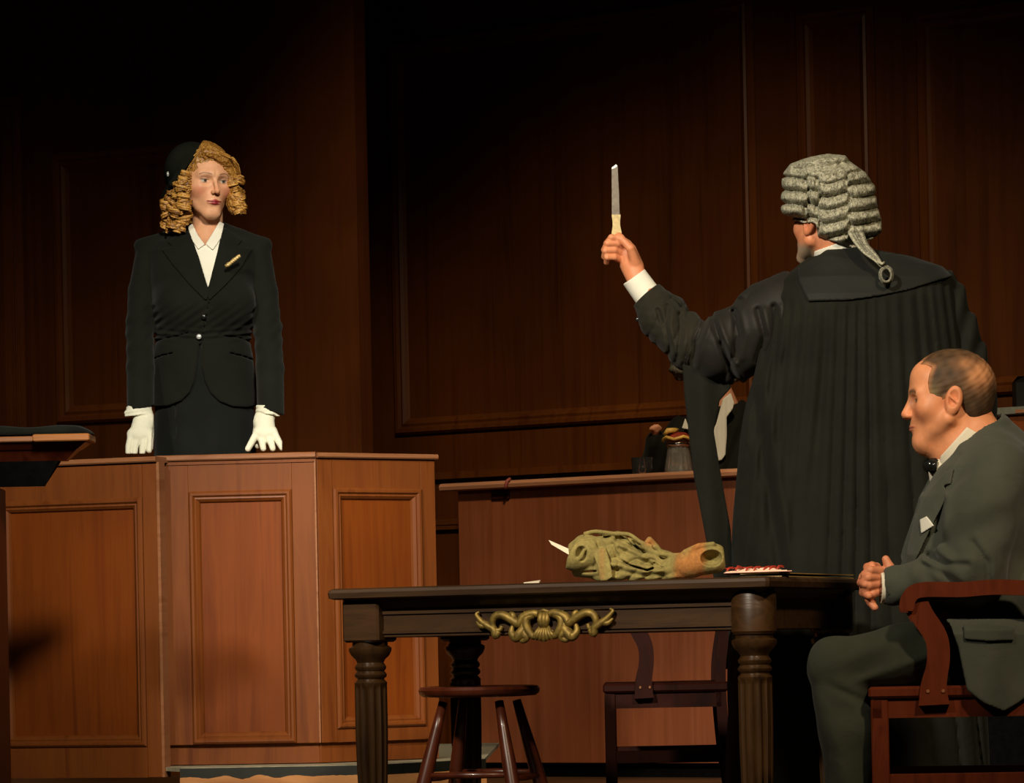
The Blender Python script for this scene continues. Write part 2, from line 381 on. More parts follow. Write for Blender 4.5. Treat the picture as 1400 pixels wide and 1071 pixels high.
# ---------------------------------------------------------------- raised desk at the right
D0 = XY(1318, 13.4); dD = Vector((.842, -.54)); D1 = (D0[0] + dD.x * 1.0, D0[1] + dD.y * 1.0)
rd = thing('raised_desk', 'reddish wooden desk with grey top rail at the right edge behind the seated man', 'desk', (D0[0] + .3, D0[1], 0))
mD, LD = frame_axes(D0, D1); zd = ZW(1370, 566, 13.2)
obj('front_panel', MB().box(0, LD, -.03, 0, .74, zd, mD), M['boxwood'], rd)
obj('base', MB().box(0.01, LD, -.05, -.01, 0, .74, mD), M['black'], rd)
obj('side_panel', MB().box(0, .03, -.6, -.031, 0, zd, mD), M['boxwood'], rd)
obj('top_rail', MB().box(-.03, LD, -.62, .03, zd, zd + .03, mD, .003), M['deskgrey'], rd)
obj('brass_plate', MB().box(.262, .40, .030, .035, zd + .004, zd + .018, mD), M['caprail'], rd)
# black leather chair behind it
hc = thing('high_backed_chair', 'black leather chair back just showing above the desk at the right edge', 'chair', (XY(1440, 14.3)[0], 14.35, 0), rotz=-.5)
obj('backrest', MB().box(-.24, .24, .2, .28, 1.02, 1.72, None, .03), M['leather'], hc, local=True, autosm=30)
obj('seat', MB().box(-.25, .25, -.22, .22, .96, 1.05, None, .02), M['leather'], hc, local=True, autosm=30)
for sx in (-.21, .21):
    for sy in (-.18, .2): obj('leg', MB().box(sx - .02, sx + .02, sy - .02, sy + .02, 0, .96), M['darkred'], hc, local=True)

# ---------------------------------------------------------------- judge's bench corner at the left
jb = thing('judge_bench', 'projecting moulded corner of a tall wooden bench at the left edge of the stage', 'bench', (XY(-60, 9.25)[0], 9.25, 0))
def tier(u0, u1, v0, v1, mat, nm, y0=9.05, y1=9.19, bev=.003, uj=None, lab=None):
    x0, x1 = W(u0, v0, y0).x, W(u1, v0, y0).x; zt = ZW(u1, v0, y0); zb_ = ZW(u1, v1, y0)
    return obj(nm, MB().box(x0, x1, y0, y1, zb_, zt, None, bev), M[mat], jb, label=lab)
def cornice(u0, u1, v0, v1, uin, mat, nm, y0, y1):
    """tier whose right end slopes inward towards its foot"""
    a = W(u0, v0, y0); b = W(u1, v0, y0); c = W(uin, v1, y0); zt, zb_ = b.z, c.z; dx = b.x - c.x
    vs = [(a.x, y0, zt), (b.x, y0, zt), (b.x, y1, zt), (a.x, y1, zt), (a.x, y0 + dx, zb_), (c.x, y0 + dx, zb_), (c.x, y1, zb_), (a.x, y1, zb_)]
    fs = [(0, 1, 2, 3), (7, 6, 5, 4), (0, 4, 5, 1), (1, 5, 6, 2), (2, 6, 7, 3), (3, 7, 4, 0)]
    return obj(nm, MB().add(vs, fs), M[mat], jb)
tier(-260, 46, 596.5, 604, 'caprail', 'cap_rail', 9.06)
tier(44, 122, 592.5, 602.5, 'orangecap', 'cap_rail', 9.05, lab='lighter orange-brown end of the cap rail')
cornice(-260, 117, 604, 613, 104, 'redwood', 'cornice', 9.07, 9.18)
cornice(-260, 105, 614, 629, 88, 'redwood', 'frieze', 9.10, 9.175)
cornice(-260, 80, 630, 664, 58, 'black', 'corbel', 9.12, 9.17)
tier(-260, -12, 664, 1160, 'boxwood', 'body', 9.16, 9.42)
# black cloth / book on it
bk = MB(); x0, x1 = W(-120, 590, 9.1).x, W(127, 590, 9.1).x; zt = ZW(120, 592.0, 9.05)
vs = []; fs = []; nn = 40; prof = 12
for i in range(nn + 1):
    t = i / nn; x = x0 + (x1 - x0) * t; e = min(1, (1 - t) * 14) ** .5; hgt = (.024 + .003 * math.sin(t * 17) + .004 * (1 - t)) * max(e, .15)
    for k in range(prof):
        a = math.pi * k / (prof - 1); vs.append((x, 9.12 - .055 * math.cos(a) * max(e, .3), zt + hgt * math.sin(a) ** .45))
for i in range(nn):
    for k in range(prof - 1): fs.append((i * prof + k, (i + 1) * prof + k, (i + 1) * prof + k + 1, i * prof + k + 1))
for i in range(nn): fs.append((i * prof, i * prof + prof - 1, (i + 1) * prof + prof - 1, (i + 1) * prof))
fs.append(tuple(range(prof))); fs.append(tuple(nn * prof + k for k in range(prof - 1, -1, -1)))
bk.add(vs, fs); o = obj('folded_robe', bk, cloth('black_cloth', (.003, .0035, .003), (.008, .009, .007), fold=(30, .006)), smooth=True)
tag(o, 'flat folded black cloth lying on the bench corner at the left edge', 'cloth'); recentre(o)

# ---------------------------------------------------------------- table
TL = Vector((.9, -.436, 0)).normalized(); TP = Vector((-TL.y, TL.x, 0))
FL = Vector((*XY(506, 8.9), 0)); ang = math.atan2(TL.y, TL.x)
ztt = ZW(452, 805.5, 8.86)
tb = thing('table', 'long dark oak table with fluted legs and gilt scroll ornament in the foreground', 'table', FL + TL * .6 + TP * .28, ang)
Lleg = 1.115; Wleg = .57
def LP(x, y, z=0): return FL + TL * x + TP * y + Vector((0, 0, z))
mT = Matrix.Translation(FL) @ Matrix.Rotation(ang, 4, 'Z')
ov = .085
# slab with worn moulded edge and clipped corners
def slab(x0, x1, y0, y1, prof, clip=.0):
    rings = []
    for (i, z) in prof:
        a, b, c, d = x0 + i, x1 - i, y0 + i, y1 - i; k = clip
        rings.append([(a + k, c, z), (b - k, c, z), (b, c + k, z), (b, d - k, z), (b - k, d, z), (a + k, d, z), (a, d - k, z), (a, c + k, z)])
    vs = [mT @ Vector(p) for r in rings for p in r]; n = 8
    fs = [tuple(range(7, -1, -1)), tuple(range((len(rings) - 1) * 8, len(rings) * 8))]
    for k in range(len(rings) - 1):
        for j in range(8): fs.append((k * 8 + j, k * 8 + (j + 1) % 8, (k + 1) * 8 + (j + 1) % 8, (k + 1) * 8 + j))
    return MB().add(vs, fs)
o = obj('tabletop', slab(-ov, Lleg + ov - .01, -ov, Wleg + ov, [(.012, ztt - .03), (.002, ztt - .026), (0, ztt - .012), (.004, ztt - .004), (.012, ztt)], .008), M['tabletop'], tb)
obj('bed_moulding', slab(-ov * .65, Lleg + ov * .6, -ov * .65, Wleg + ov * .65, [(.035, ztt - .058), (.02, ztt - .052), (.008, ztt - .04), (0, ztt - .030)], .004), M['tabledark'], tb)
za0 = ztt - .134; za1 = ztt - .03
for (x0, x1, y0, y1) in ((.03, Lleg - .03, -.022, .004), (.03, Lleg - .03, Wleg - .004, Wleg + .022)):
    ap = obj('apron', MB().box(x0, x1, y0, y1, za0, za1, mT, .002), M['tabledark'], tb)
    mb = MB(); yy = y0 - .006 if y0 < 0 else y1; mb.box(x0, x1, yy, yy + .006, za0 + .010, za0 + .018, mT); mb.box(x0, x1, yy, yy + .006, za1 - .042, za1 - .034, mT)
    obj('bead', mb, M['tabledark'], ap)
for (x0, x1) in ((-.022, .004), (Lleg - .004, Lleg + .022)):
    obj('apron', MB().box(x0, x1, .03, Wleg - .03, za0, za1, mT, .002), M['tabledark'], tb)
lprof = [(.030, 0), (.030, .06), (.038, .07), (.038, .075), (.03, .085)]
zt_ = za0 - .012
prof = [(.032, 0), (.034, .03), (.030, .05), (.030, .055)]
nz = 60
for i in range(nz + 1):
    t = i / nz; z = .06 + (zt_ - .115 - .06) * t; prof.append((.034 + .010 * math.sin(min(1, t * 1.15) * 1.75), z))
zz = zt_ - .115
prof += [(.0445, zz + .006), (.039, zz + .012), (.036, zz + .016), (.043, zz + .022), (.044, zz + .028), (.040, zz + .034), (.037, zz + .037), (.042, zz + .043), (.043, zz + .049), (.039, zz + .055),
         (.036, zz + .060), (.040, zz + .068), (.052, zz + .080), (.058, zz + .092), (.058, zz + .100), (.048, zz + .106), (.048, zt_ + .004)]
for (x, y) in ((0, 0), (Lleg, 0), (0, Wleg), (Lleg, Wleg)):
    mm = mT @ Matrix.Translation((x, y, 0))
    l = obj('leg', MB().lathe(prof, 112, mm, flute=(14, .0055, .058, zz)), M['tableleg'], tb, autosm=40)
    if x > 0: blk = MB().lathe([(.052, zt_), (.058, zt_ + .008), (.058, za1 - .012), (.053, za1 - .001)], 32, mm)
    else: blk = MB().box(-.055, .055, -.055, .055, zt_, za1, mm, .006)
    obj('leg_block', blk, M['tabledark'], l, autosm=35)
# gilt ornament: scroll work on the front apron
orn = MB(); OX = ulen((FL.x, FL.y), (FL.x + TL.x, FL.y + TL.y), 752, 858); OZ = ZW(752, 858, (LP(OX, 0)).y) ; k = 1 / 516 / .9
def op(px, py, d=0.0): return mT @ Vector((OX + px * k, -.030 - d, OZ - py / 516))
def scroll(pts, r0=4.0, r1=2.2, d=.004, n=10):
    P = [Vector((a, b)) for a, b in pts]; out = []; rs = []
    for i in range(len(P) - 1):
        p0 = P[max(i - 1, 0)]; p1 = P[i]; p2 = P[i + 1]; p3 = P[min(i + 2, len(P) - 1)]
        for j in range(5):
            t = j / 5; q = .5 * ((2 * p1) + (-p0 + p2) * t + (2 * p0 - 5 * p1 + 4 * p2 - p3) * t * t + (-p0 + 3 * p1 - 3 * p2 + p3) * t ** 3); out.append(q)
    out.append(P[-1]); N = len(out)
    rs = [1.3 * (r0 + (r1 - r0) * i / (N - 1)) / 516 * (.75 + .5 * math.sin(math.pi * min(1, .1 + i / N))) for i in range(N)]
    orn.tube([op(q.x, q.y, d + .004 * math.sin(math.pi * i / N)) for i, q in enumerate(out)], rs, n)
for s in (-1, 1):
    scroll([(s * 14, -17), (s * 22, -13), (s * 24, -4), (s * 20, 6), (s * 14, 12), (s * 10, 10), (s * 11, 4)], 4.5, 2.5)
    scroll([(s * 8, -18), (s * 16, -19), (s * 28, -14), (s * 34, -6), (s * 44, -12), (s * 56, -18), (s * 66, -16), (s * 70, -6), (s * 66, 2), (s * 60, 2), (s * 58, -3)], 4.5, 3)
    scroll([(s * 62, 4), (s * 66, 10), (s * 68, 2), (s * 76, -4), (s * 82, -8), (s * 88, -14), (s * 92, -20), (s * 88, -23)], 4.2, 1.8)
    scroll([(s * 26, 0), (s * 32, 8), (s * 38, 13), (s * 44, 6), (s * 42, -4)], 5.5, 3)
    scroll([(s * 28, -8), (s * 27, 6), (s * 24, 14), (s * 30, 18), (s * 36, 14)], 4.5, 2)
    scroll([(s * 40, -10), (s * 42, -18), (s * 46, -21)], 3.5, 1.6); scroll([(s * 44, -9), (s * 50, -16), (s * 54, -22)], 3.5, 1.6)
    scroll([(s * 24, -16), (s * 26, -22)], 2.5, 1.2); scroll([(s * 78, -4), (s * 86, -4), (s * 92, -10)], 3.2, 1.5)
for kx in range(-3, 4):   # shell
    orn.tube([op(kx * 1.6, -2, .006), op(kx * 3.6, 9, .011), op(kx * 5.2, 19 - abs(kx) * 1.6, .008)], [.004, .0062, .0072], 8)
for kx in (-1, 0, 1): orn.tube([op(kx * 4, -20, .005), op(kx * 5, -10, .008), op(kx * 3, 0, .007)], [.007, .008, .006], 8)
orn.tube([op(-10, -20, .004), op(0, -23, .006), op(10, -20, .004)], [.004, .006, .004], 8)
obj('scroll_ornament', orn, M['brass'], tb, smooth=True, label='gilt shell and scroll ornament')

# ---------------------------------------------------------------- stool
sc_ = XY(655, 9.02, 940); st = thing('stool', 'round red-brown wooden stool standing half under the table', 'stool', (sc_[0], sc_[1], 0), .35)
zs = ZW(655, 938, 9.02)
obj('seat', MB().lathe([(.12, zs - .03), (.155, zs - .028), (.165, zs - .02), (.167, zs - .01), (.162, zs - .002), (.15, zs), (.08, zs - .004), (.001, zs - .006)], 48), M['stoolwood'], st, local=True, autosm=40)
dirs = []
for i, a0 in enumerate((205, 300, 20, 115)):
    a0 = math.radians(a0 - 20); d = Vector((math.cos(a0), math.sin(a0), 0)); dirs.append(d)
    top = d * .105 + Vector((0, 0, zs - .029)); bot = d * .225
    pts = [bot.lerp(top, t) for t in (0, .1, .35, .6, .8, .97)]
    obj('leg', MB().tube(pts, [.013, .015, .021, .019, .015, .012], 16), M['stoolwood'], st, smooth=True, local=True)
for i in range(4):
    z = .205 if i % 2 else .215; t = z / zs; a = dirs[i].lerp(dirs[i], 0) * (.225 - .12 * t); b = dirs[(i + 1) % 4] * (.225 - .12 * t)
    a = a + Vector((0, 0, z)); b = b + Vector((0, 0, z))
    obj('rung', MB().tube([a, a.lerp(b, .5), b], [.007, .010, .007], 12), M['stoolwood'], st, smooth=True, local=True)

# ---------------------------------------------------------------- armchairs (facing -x)
def arm_profile(kx=1.0):
    pass
def extrude_path(mb, pts, wid, y0, y1, mat=None):
    """a flat board in the x-z plane following pts with the given widths, y0..y1 thick"""
    n = len(pts); L_, R_ = [], []
    for i in range(n):
        a = Vector(pts[max(i - 1, 0)]); b = Vector(pts[min(i + 1, n - 1)]); t = (b - a).normalized(); q = Vector((-t.y, t.x))
        p = Vector(pts[i]); L_.append(p + q * wid[i] / 2); R_.append(p - q * wid[i] / 2)
    vs = []
    for k in range(n):
        for (p, y) in ((L_[k], y0), (R_[k], y0), (R_[k], y1), (L_[k], y1)): vs.append((p.x, y, p.y))
    fs = [(0, 1, 2, 3), tuple(4 * (n - 1) + j for j in (3, 2, 1, 0))]
    for k in range(n - 1):
        for j in range(4): fs.append((4 * k + j, 4 * k + 4 + j, 4 * k + 4 + (j + 1) % 4, 4 * k + (j + 1) % 4))
    if mat is not None: vs = [mat @ Vector(p) for p in vs]
    return mb.add(vs, fs)
def smoothpts(pts, sub=5):
    P = [Vector(p) for p in pts]; out = []
    for i in range(len(P) - 1):
        p0 = P[max(i - 1, 0)]; p1 = P[i]; p2 = P[i + 1]; p3 = P[min(i + 2, len(P) - 1)]
        for j in range(sub):
            t = j / sub; out.append(.5 * ((2 * p1) + (-p0 + p2) * t + (2 * p0 - 5 * p1 + 4 * p2 - p3) * t * t + (-p0 + 3 * p1 - 3 * p2 + p3) * t ** 3))
    out.append(P[-1]); return out
def make_armchair(label, loc, rot, mat, zseat=.455, hback=.80, kx=1.0):
    """local frame: seat front at x=0, seat runs to +x, sides at y=0 and y=.5"""
    t = thing('armchair', label, 'chair', loc, rot)
    y0, y1 = 0, .50
    first = len(bpy.data.objects)
    obj('seat', MB().box(-.005, .47, y0 - .01, y1 + .01, zseat - .028, zseat, None, .006), mat, t, local=True)
    for (a, b, c, d) in ((.012, .44, y0 + .004, y0 + .026), (.012, .44, y1 - .026, y1 - .004), (.004, .026, y0, y1), (.42, .442, y0, y1)):
        obj('seat_rail', MB().box(a, b, c, d, zseat - .075, zseat - .029), mat, t, local=True)
    for y in (y0, y1 - .042):
        obj('leg', MB().box(.0, .042, y, y + .042, 0, zseat - .029, None, .003), mat, t, local=True)
        mb = MB(); P = smoothpts([(.50, 0), (.46, .2), (.44, .42), (.45, .55), (.50, hback)]); extrude_path(mb, P, [.04] * len(P), y, y + .036); obj('back_post', mb, mat, t, local=True)
        # curved arm support and arm
        mb = MB(); P = smoothpts([(.150, zseat - .045), (.150, zseat + .0), (.162, zseat + .06), (.158, zseat + .115), (.126, zseat + .17), (.104, zseat + .222)])
        wd = [.074 - .020 * min(1, i / 8) for i in range(len(P))]
        yy = y - .022 if y == y0 else y + .040
        extrude_path(mb, P, wd, yy, yy + .024); s_ = obj('arm_support', mb, mat, t, local=True)
        if y == y0:
            for xx in (.136, .172): obj('screw_plug', MB().lathe([(.0045, 0), (.004, .003)], 10, Matrix.Translation((xx, yy - .0005, zseat - .012)) @ Matrix.Rotation(math.radians(90), 4, 'X')), M['caprail'], s_, local=True)
        mb = MB(); P = smoothpts([(.090, zseat + .180), (.093, zseat + .205), (.108, zseat + .224), (.14, zseat + .230), (.22, zseat + .228), (.30, zseat + .232), (.40, zseat + .226), (.455, zseat + .222)])
        extrude_path(mb, P, [.026, .030, .034] + [.036] * (len(P) - 3), yy - .012, yy + .036); obj('armrest', mb, mat, t, local=True)
        obj('stretcher', MB().box(.04, .47, y + .008, y + .03, .20, .238, None, .002), mat, t, local=True)
    for z in (hback - .09, hback - .26):
        obj('back_rail', MB().box(.455 + (z - .5) * .1, .48 + (z - .5) * .1, y0 + .03, y1 - .03, z, z + .07, None, .003), mat, t, local=True)
    if kx != 1.0:
        for o in C.objects:
            if o.type == 'MESH' and (o.parent == t or (o.parent and o.parent.parent == t)):
                for v in o.data.vertices: v.co.x *= kx
    return t
# man's chair: seat front seen at u=1190, near side at distance Y
pc = XY(1190, 7.86, 945)
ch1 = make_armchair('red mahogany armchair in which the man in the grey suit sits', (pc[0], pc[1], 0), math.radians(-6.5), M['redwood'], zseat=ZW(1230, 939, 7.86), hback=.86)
pc = XY(826, 9.95, 940)
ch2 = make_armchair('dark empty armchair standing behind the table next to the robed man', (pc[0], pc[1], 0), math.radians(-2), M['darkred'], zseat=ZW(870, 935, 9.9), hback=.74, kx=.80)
# ---------------------------------------------------------------- sculpting by signed distance, meshed with surface nets
f32 = np.float32
def q(u, v, Y): return np.array([(u - CXP) * Y / F, Y, (CYP - v) * Y / F], f32)   # rolled frame of the place
RCM = Matrix.Translation((0, 0, EYE)) @ Matrix.Rotation(ROLL, 4, 'Y')
GB = {}
def person(name, label, cat, g, group=None):
    g = np.array(g, f32); o = thing(name, label, cat, None, group=group, M4=RCM @ Matrix.Translation([float(x) for x in g])); GB[o.name] = g; return o
def axis(lo, hi, h, fine=()):
    out = [lo]
    while out[-1] < hi:
        x = out[-1]; st = h
        for (a, b, hf) in fine:
            if a - 0.004 <= x <= b: st = min(st, hf)
            elif x < a and x + st > a: st = max(hf, min(st, a - x))
        out.append(x + st)
    while (len(out) - 1) % 4: out.append(out[-1] + h)
    return np.array(out, f32)
def smin(a, b, k):
    if k <= 0: return np.minimum(a, b)
    h = np.maximum(k - np.abs(a - b), 0) / k; return np.minimum(a, b) - h * h * k * .25
def smax(a, b, k): return -smin(-a, -b, k)
def sphere(P, c, r): return np.sqrt((P[0] - c[0]) ** 2 + (P[1] - c[1]) ** 2 + (P[2] - c[2]) ** 2) - r
def ell(P, c, r, R=None):
    x, y, z = P[0] - c[0], P[1] - c[1], P[2] - c[2]
    if R is not None: x, y, z = (R[0, 0] * x + R[1, 0] * y + R[2, 0] * z, R[0, 1] * x + R[1, 1] * y + R[2, 1] * z, R[0, 2] * x + R[1, 2] * y + R[2, 2] * z)
    k0 = np.sqrt((x / r[0]) ** 2 + (y / r[1]) ** 2 + (z / r[2]) ** 2)
    k1 = np.sqrt((x / r[0] ** 2) ** 2 + (y / r[1] ** 2) ** 2 + (z / r[2] ** 2) ** 2) + 1e-9
    return k0 * (k0 - 1.0) / k1
def cap(P, a, b, ra, rb=None, sq=None):
    """round cone from a to b; sq = (axis vector, factor) squashes the section along that axis"""
    rb = ra if rb is None else rb
    ax, ay, az = P[0] - a[0], P[1] - a[1], P[2] - a[2]
    d = np.array(b, f32) - np.array(a, f32); dd = float(d @ d) + 1e-12
    t = np.clip((ax * d[0] + ay * d[1] + az * d[2]) / dd, 0, 1)
    x, y, z = ax - t * d[0], ay - t * d[1], az - t * d[2]
    if sq is not None:
        n = np.array(sq[0], f32); n /= np.linalg.norm(n); w = (x * n[0] + y * n[1] + z * n[2]) * (1 / sq[1] - 1)
        x, y, z = x + w * n[0], y + w * n[1], z + w * n[2]
        return (np.sqrt(x * x + y * y + z * z) - (ra + (rb - ra) * t)) * min(1, sq[1])
    return np.sqrt(x * x + y * y + z * z) - (ra + (rb - ra) * t)
def chain(P, pts, rs, k=.0, sq=None):
    d = None
    for i in range(len(pts) - 1):
        e = cap(P, pts[i], pts[i + 1], rs[i], rs[i + 1], sq); d = e if d is None else smin(d, e, k)
    return d
def loft(P, rows, p=2.3):
    """rows: (z, cx, cy, rx, ry) ; superelliptic sections stacked in z"""
    rows = sorted(rows); z = [r[0] for r in rows]; A = [np.interp(P[2], z, [r[i] for r in rows]).astype(f32) for i in (1, 2, 3, 4)]
    k = (np.abs((P[0] - A[0]) / A[2]) ** p + np.abs((P[1] - A[1]) / A[3]) ** p) ** (1 / p)
    d = (k - 1) * np.minimum(A[2], A[3])
    return smax(d, np.maximum(z[0] - P[2], P[2] - z[-1]), .01)
def uv(P): return CXP + F * P[0] / P[1], CYP - F * P[2] / P[1]
def poly(P, pts, Y):
    """signed distance (metres, at distance Y) to an outline given in photo positions"""
    u, v = uv(P); n = len(pts); d = np.full(u.shape, 1e9, f32); s = np.ones(u.shape, f32)
    for i in range(n):
        ax, ay = pts[i]; bx, by = pts[(i + 1) % n]; ex, ey = bx - ax, by - ay
        wx, wy = u - ax, v - ay; t = np.clip((wx * ex + wy * ey) / (ex * ex + ey * ey + 1e-9), 0, 1)
        d = np.minimum(d, (wx - ex * t) ** 2 + (wy - ey * t) ** 2)
        c1 = (v >= ay); c2 = (v < by); c3 = (ex * wy > ey * wx)
        flip = (c1 & c2 & c3) | (~c1 & ~c2 & ~c3); s = np.where(flip, -s, s)
    return (s * np.sqrt(d)) * Y / F
def dent(P, pts, w, amp):
    """soft valley of half-width w metres and depth amp along a line of photo positions"""
    u, v = uv(P); e = None
    for i in range(len(pts) - 1):
        a, b = pts[i], pts[i + 1]; ex, ey = b[0] - a[0], b[1] - a[1]
        t = np.clip(((u - a[0]) * ex + (v - a[1]) * ey) / (ex * ex + ey * ey), 0, 1)
        k = ((u - a[0] - ex * t) ** 2 + (v - a[1] - ey * t) ** 2) * (P[1] / F) ** 2
        e = k if e is None else np.minimum(e, k)
    return amp * np.exp(-e / (w * w))
def spline(pts, sub=4):
    P = [np.array(p, float) for p in pts]; out = []
    for i in range(len(P) - 1):
        p0 = P[max(i - 1, 0)]; p1 = P[i]; p2 = P[i + 1]; p3 = P[min(i + 2, len(P) - 1)]
        for j in range(sub):
            t = j / sub; out.append(.5 * ((2 * p1) + (-p0 + p2) * t + (2 * p0 - 5 * p1 + 4 * p2 - p3) * t * t + (-p0 + 3 * p1 - 3 * p2 + p3) * t ** 3))
    out.append(P[-1]); return out
def vnoise(P, sc, seed=0):
    """cheap smooth 3-D noise made of sines, about -1..1"""
    r = np.random.default_rng(seed); o = 0
    for i in range(5):
        k = r.normal(size=3) * sc; ph = r.uniform(0, 6.28); o = o + np.sin(P[0] * k[0] + P[1] * k[1] + P[2] * k[2] + ph)
    return o / 3.0
def net(f, xs, ys, zs):
    nx, ny, nz = len(xs), len(ys), len(zs)
    cx, cy, cz = xs[::4], ys[::4], zs[::4]
    G = np.meshgrid(cx, cy, cz, indexing='ij'); Dc = f([g.ravel() for g in G]).reshape(G[0].shape)
    big = [np.diff(c) for c in (cx, cy, cz)]
    diag = np.sqrt(big[0][:, None, None] ** 2 + big[1][None, :, None] ** 2 + big[2][None, None, :] ** 2)
    sl = [slice(0, -1), slice(1, None)]; mn = None; sg = None
    for a in sl:
        for b in sl:
            for c in sl:
                e = np.abs(Dc[a, b, c]); mn = e if mn is None else np.minimum(mn, e)
    act = mn < diag * 1.05
    ai = np.argwhere(act)
    D = np.repeat(np.repeat(np.repeat(Dc[:-1, :-1, :-1], 4, 0), 4, 1), 4, 2)
    D = np.pad(D, ((0, 1), (0, 1), (0, 1)), mode='edge').astype(f32)
    m = np.zeros((nx, ny, nz), bool)
    am = np.repeat(np.repeat(np.repeat(act, 4, 0), 4, 1), 4, 2)
    for a in (0, 1):
        for b in (0, 1):
            for c in (0, 1): m[a:nx - 1 + a, b:ny - 1 + b, c:nz - 1 + c] |= am
    I = np.argwhere(m); v = f([xs[I[:, 0]], ys[I[:, 1]], zs[I[:, 2]]]); D[I[:, 0], I[:, 1], I[:, 2]] = v
    # border is outside
    for s_ in (np.s_[0], np.s_[-1]):
        D[s_, :, :] = np.maximum(D[s_, :, :], 1e-4); D[:, s_, :] = np.maximum(D[:, s_, :], 1e-4); D[:, :, s_] = np.maximum(D[:, :, s_], 1e-4)
    ins = D < 0
    cnt = np.zeros((nx - 1, ny - 1, nz - 1), np.uint8)
    for a in sl:
        for b in sl:
            for c in sl: cnt += ins[a, b, c]
    cell = (cnt > 0) & (cnt < 8); cid = np.full(cell.shape, -1, np.int64); ci = np.argwhere(cell); cid[cell] = np.arange(len(ci))
    acc = np.zeros((len(ci), 3), np.float64); num = np.zeros(len(ci)); X = (xs, ys, zs)
    for ax in range(3):
        o = [i for i in range(3) if i != ax]
        for da in (0, 1):
            for db in (0, 1):
                i0 = ci.copy(); i0[:, o[0]] += da; i0[:, o[1]] += db; i1 = i0.copy(); i1[:, ax] += 1
                d0 = D[i0[:, 0], i0[:, 1], i0[:, 2]]; d1 = D[i1[:, 0], i1[:, 1], i1[:, 2]]; c = (d0 < 0) != (d1 < 0)
                t = np.where(c, d0 / np.where(c, d0 - d1, 1), 0)
                p = np.stack([X[k][i0[:, k]] for k in range(3)], 1).astype(np.float64); p[:, ax] += t * (X[ax][i1[:, ax]] - X[ax][i0[:, ax]])
                acc += np.where(c[:, None], p, 0); num += c
    V = (acc / num[:, None]).astype(f32); quads = []
    for ax in range(3):
        o = [i for i in range(3) if i != ax]
        a = [slice(None)] * 3; b = [slice(None)] * 3; a[ax] = slice(0, -1); b[ax] = slice(1, None)
        ch = ins[tuple(a)] != ins[tuple(b)]; E = np.argwhere(ch)
        ok = (E[:, o[0]] > 0) & (E[:, o[1]] > 0) & (E[:, o[0]] < (nx, ny, nz)[o[0]] - 1) & (E[:, o[1]] < (nx, ny, nz)[o[1]] - 1); E = E[ok]
        Q = []
        for (da, db) in ((0, 0), (1, 0), (1, 1), (0, 1)):
            e = E.copy(); e[:, o[0]] -= da; e[:, o[1]] -= db; Q.append(cid[e[:, 0], e[:, 1], e[:, 2]])
        Q = np.stack(Q, 1); s0 = ins[E[:, 0], E[:, 1], E[:, 2]]
        fl = s0 if ax != 1 else ~s0
        Q = np.where(fl[:, None], Q, Q[:, ::-1]); quads.append(Q)
    Q = np.concatenate(quads); Q = Q[(Q >= 0).all(1)]
    return V, Q
def sculpt(name, f, box, h, mat, parent=None, col=None, fine=((), (), ()), label=None):
    xs, ys, zs = [axis(box[2 * i], box[2 * i + 1], h, fine[i]) for i in range(3)]
    V, Q = net(f, xs, ys, zs)
    me = bpy.data.meshes.new(name); g = GB.get(parent.name if parent is not None and parent.name in GB else (parent.parent.name if parent is not None and parent.parent is not None else ''), None)
    base = None
    if g is None: g = np.array([(V[:, 0].min() + V[:, 0].max()) / 2, (V[:, 1].min() + V[:, 1].max()) / 2, V[:, 2].min()], f32); base = g
    me.vertices.add(len(V)); me.vertices.foreach_set('co', (V - g).astype(f32).ravel())
    me.loops.add(Q.size); me.loops.foreach_set('vertex_index', Q.astype(np.int32).ravel())
    me.polygons.add(len(Q)); me.polygons.foreach_set('loop_start', np.arange(0, Q.size, 4, dtype=np.int32)); me.polygons.foreach_set('loop_total', np.full(len(Q), 4, np.int32))
    me.update(calc_edges=True)
    if col is not None:
        c = np.ones((len(V), 4), f32); c[:, :3] = col([V[:, 0], V[:, 1], V[:, 2]])
        at = me.color_attributes.new('Col', 'FLOAT_COLOR', 'POINT'); at.data.foreach_set('color', c.ravel())
    o = link_mesh(name, me, mat, parent, True, label)
    if base is not None:
        m = RCM @ Matrix.Translation([float(x) for x in base]); o.location = m.to_translation(); o.rotation_euler = m.to_euler()
    return o
def tubes(name, T, mat, parent, n=6, label=None):
    """T: list of (points in the rolled frame, radii)"""
    g = GB[parent.name if parent.name in GB else parent.parent.name]; mb = MB()
    for pts, rs in T: mb.tube([Vector([float(x) for x in (np.asarray(p) - g)]) for p in pts], rs, n)
    return obj(name, mb, mat, parent, smooth=True, local=True, label=label)
def rotm(yaw, pitch=0, roll=0):
    y, p, r = [math.radians(a) for a in (yaw, pitch, roll)]
    return np.array(Matrix.Rotation(y, 3, 'Z') @ Matrix.Rotation(p, 3, 'X') @ Matrix.Rotation(r, 3, 'Y'), f32)
def to_local(P, c, R, s=1.0):
    x, y, z = (P[0] - c[0]) / s, (P[1] - c[1]) / s, (P[2] - c[2]) / s
    return [R[0, 0] * x + R[1, 0] * y + R[2, 0] * z, R[0, 1] * x + R[1, 1] * y + R[2, 1] * z, R[0, 2] * x + R[1, 2] * y + R[2, 2] * z]
def from_local(l, c, R, s=1.0): return np.asarray(c) + s * (R @ np.asarray(l, f32))

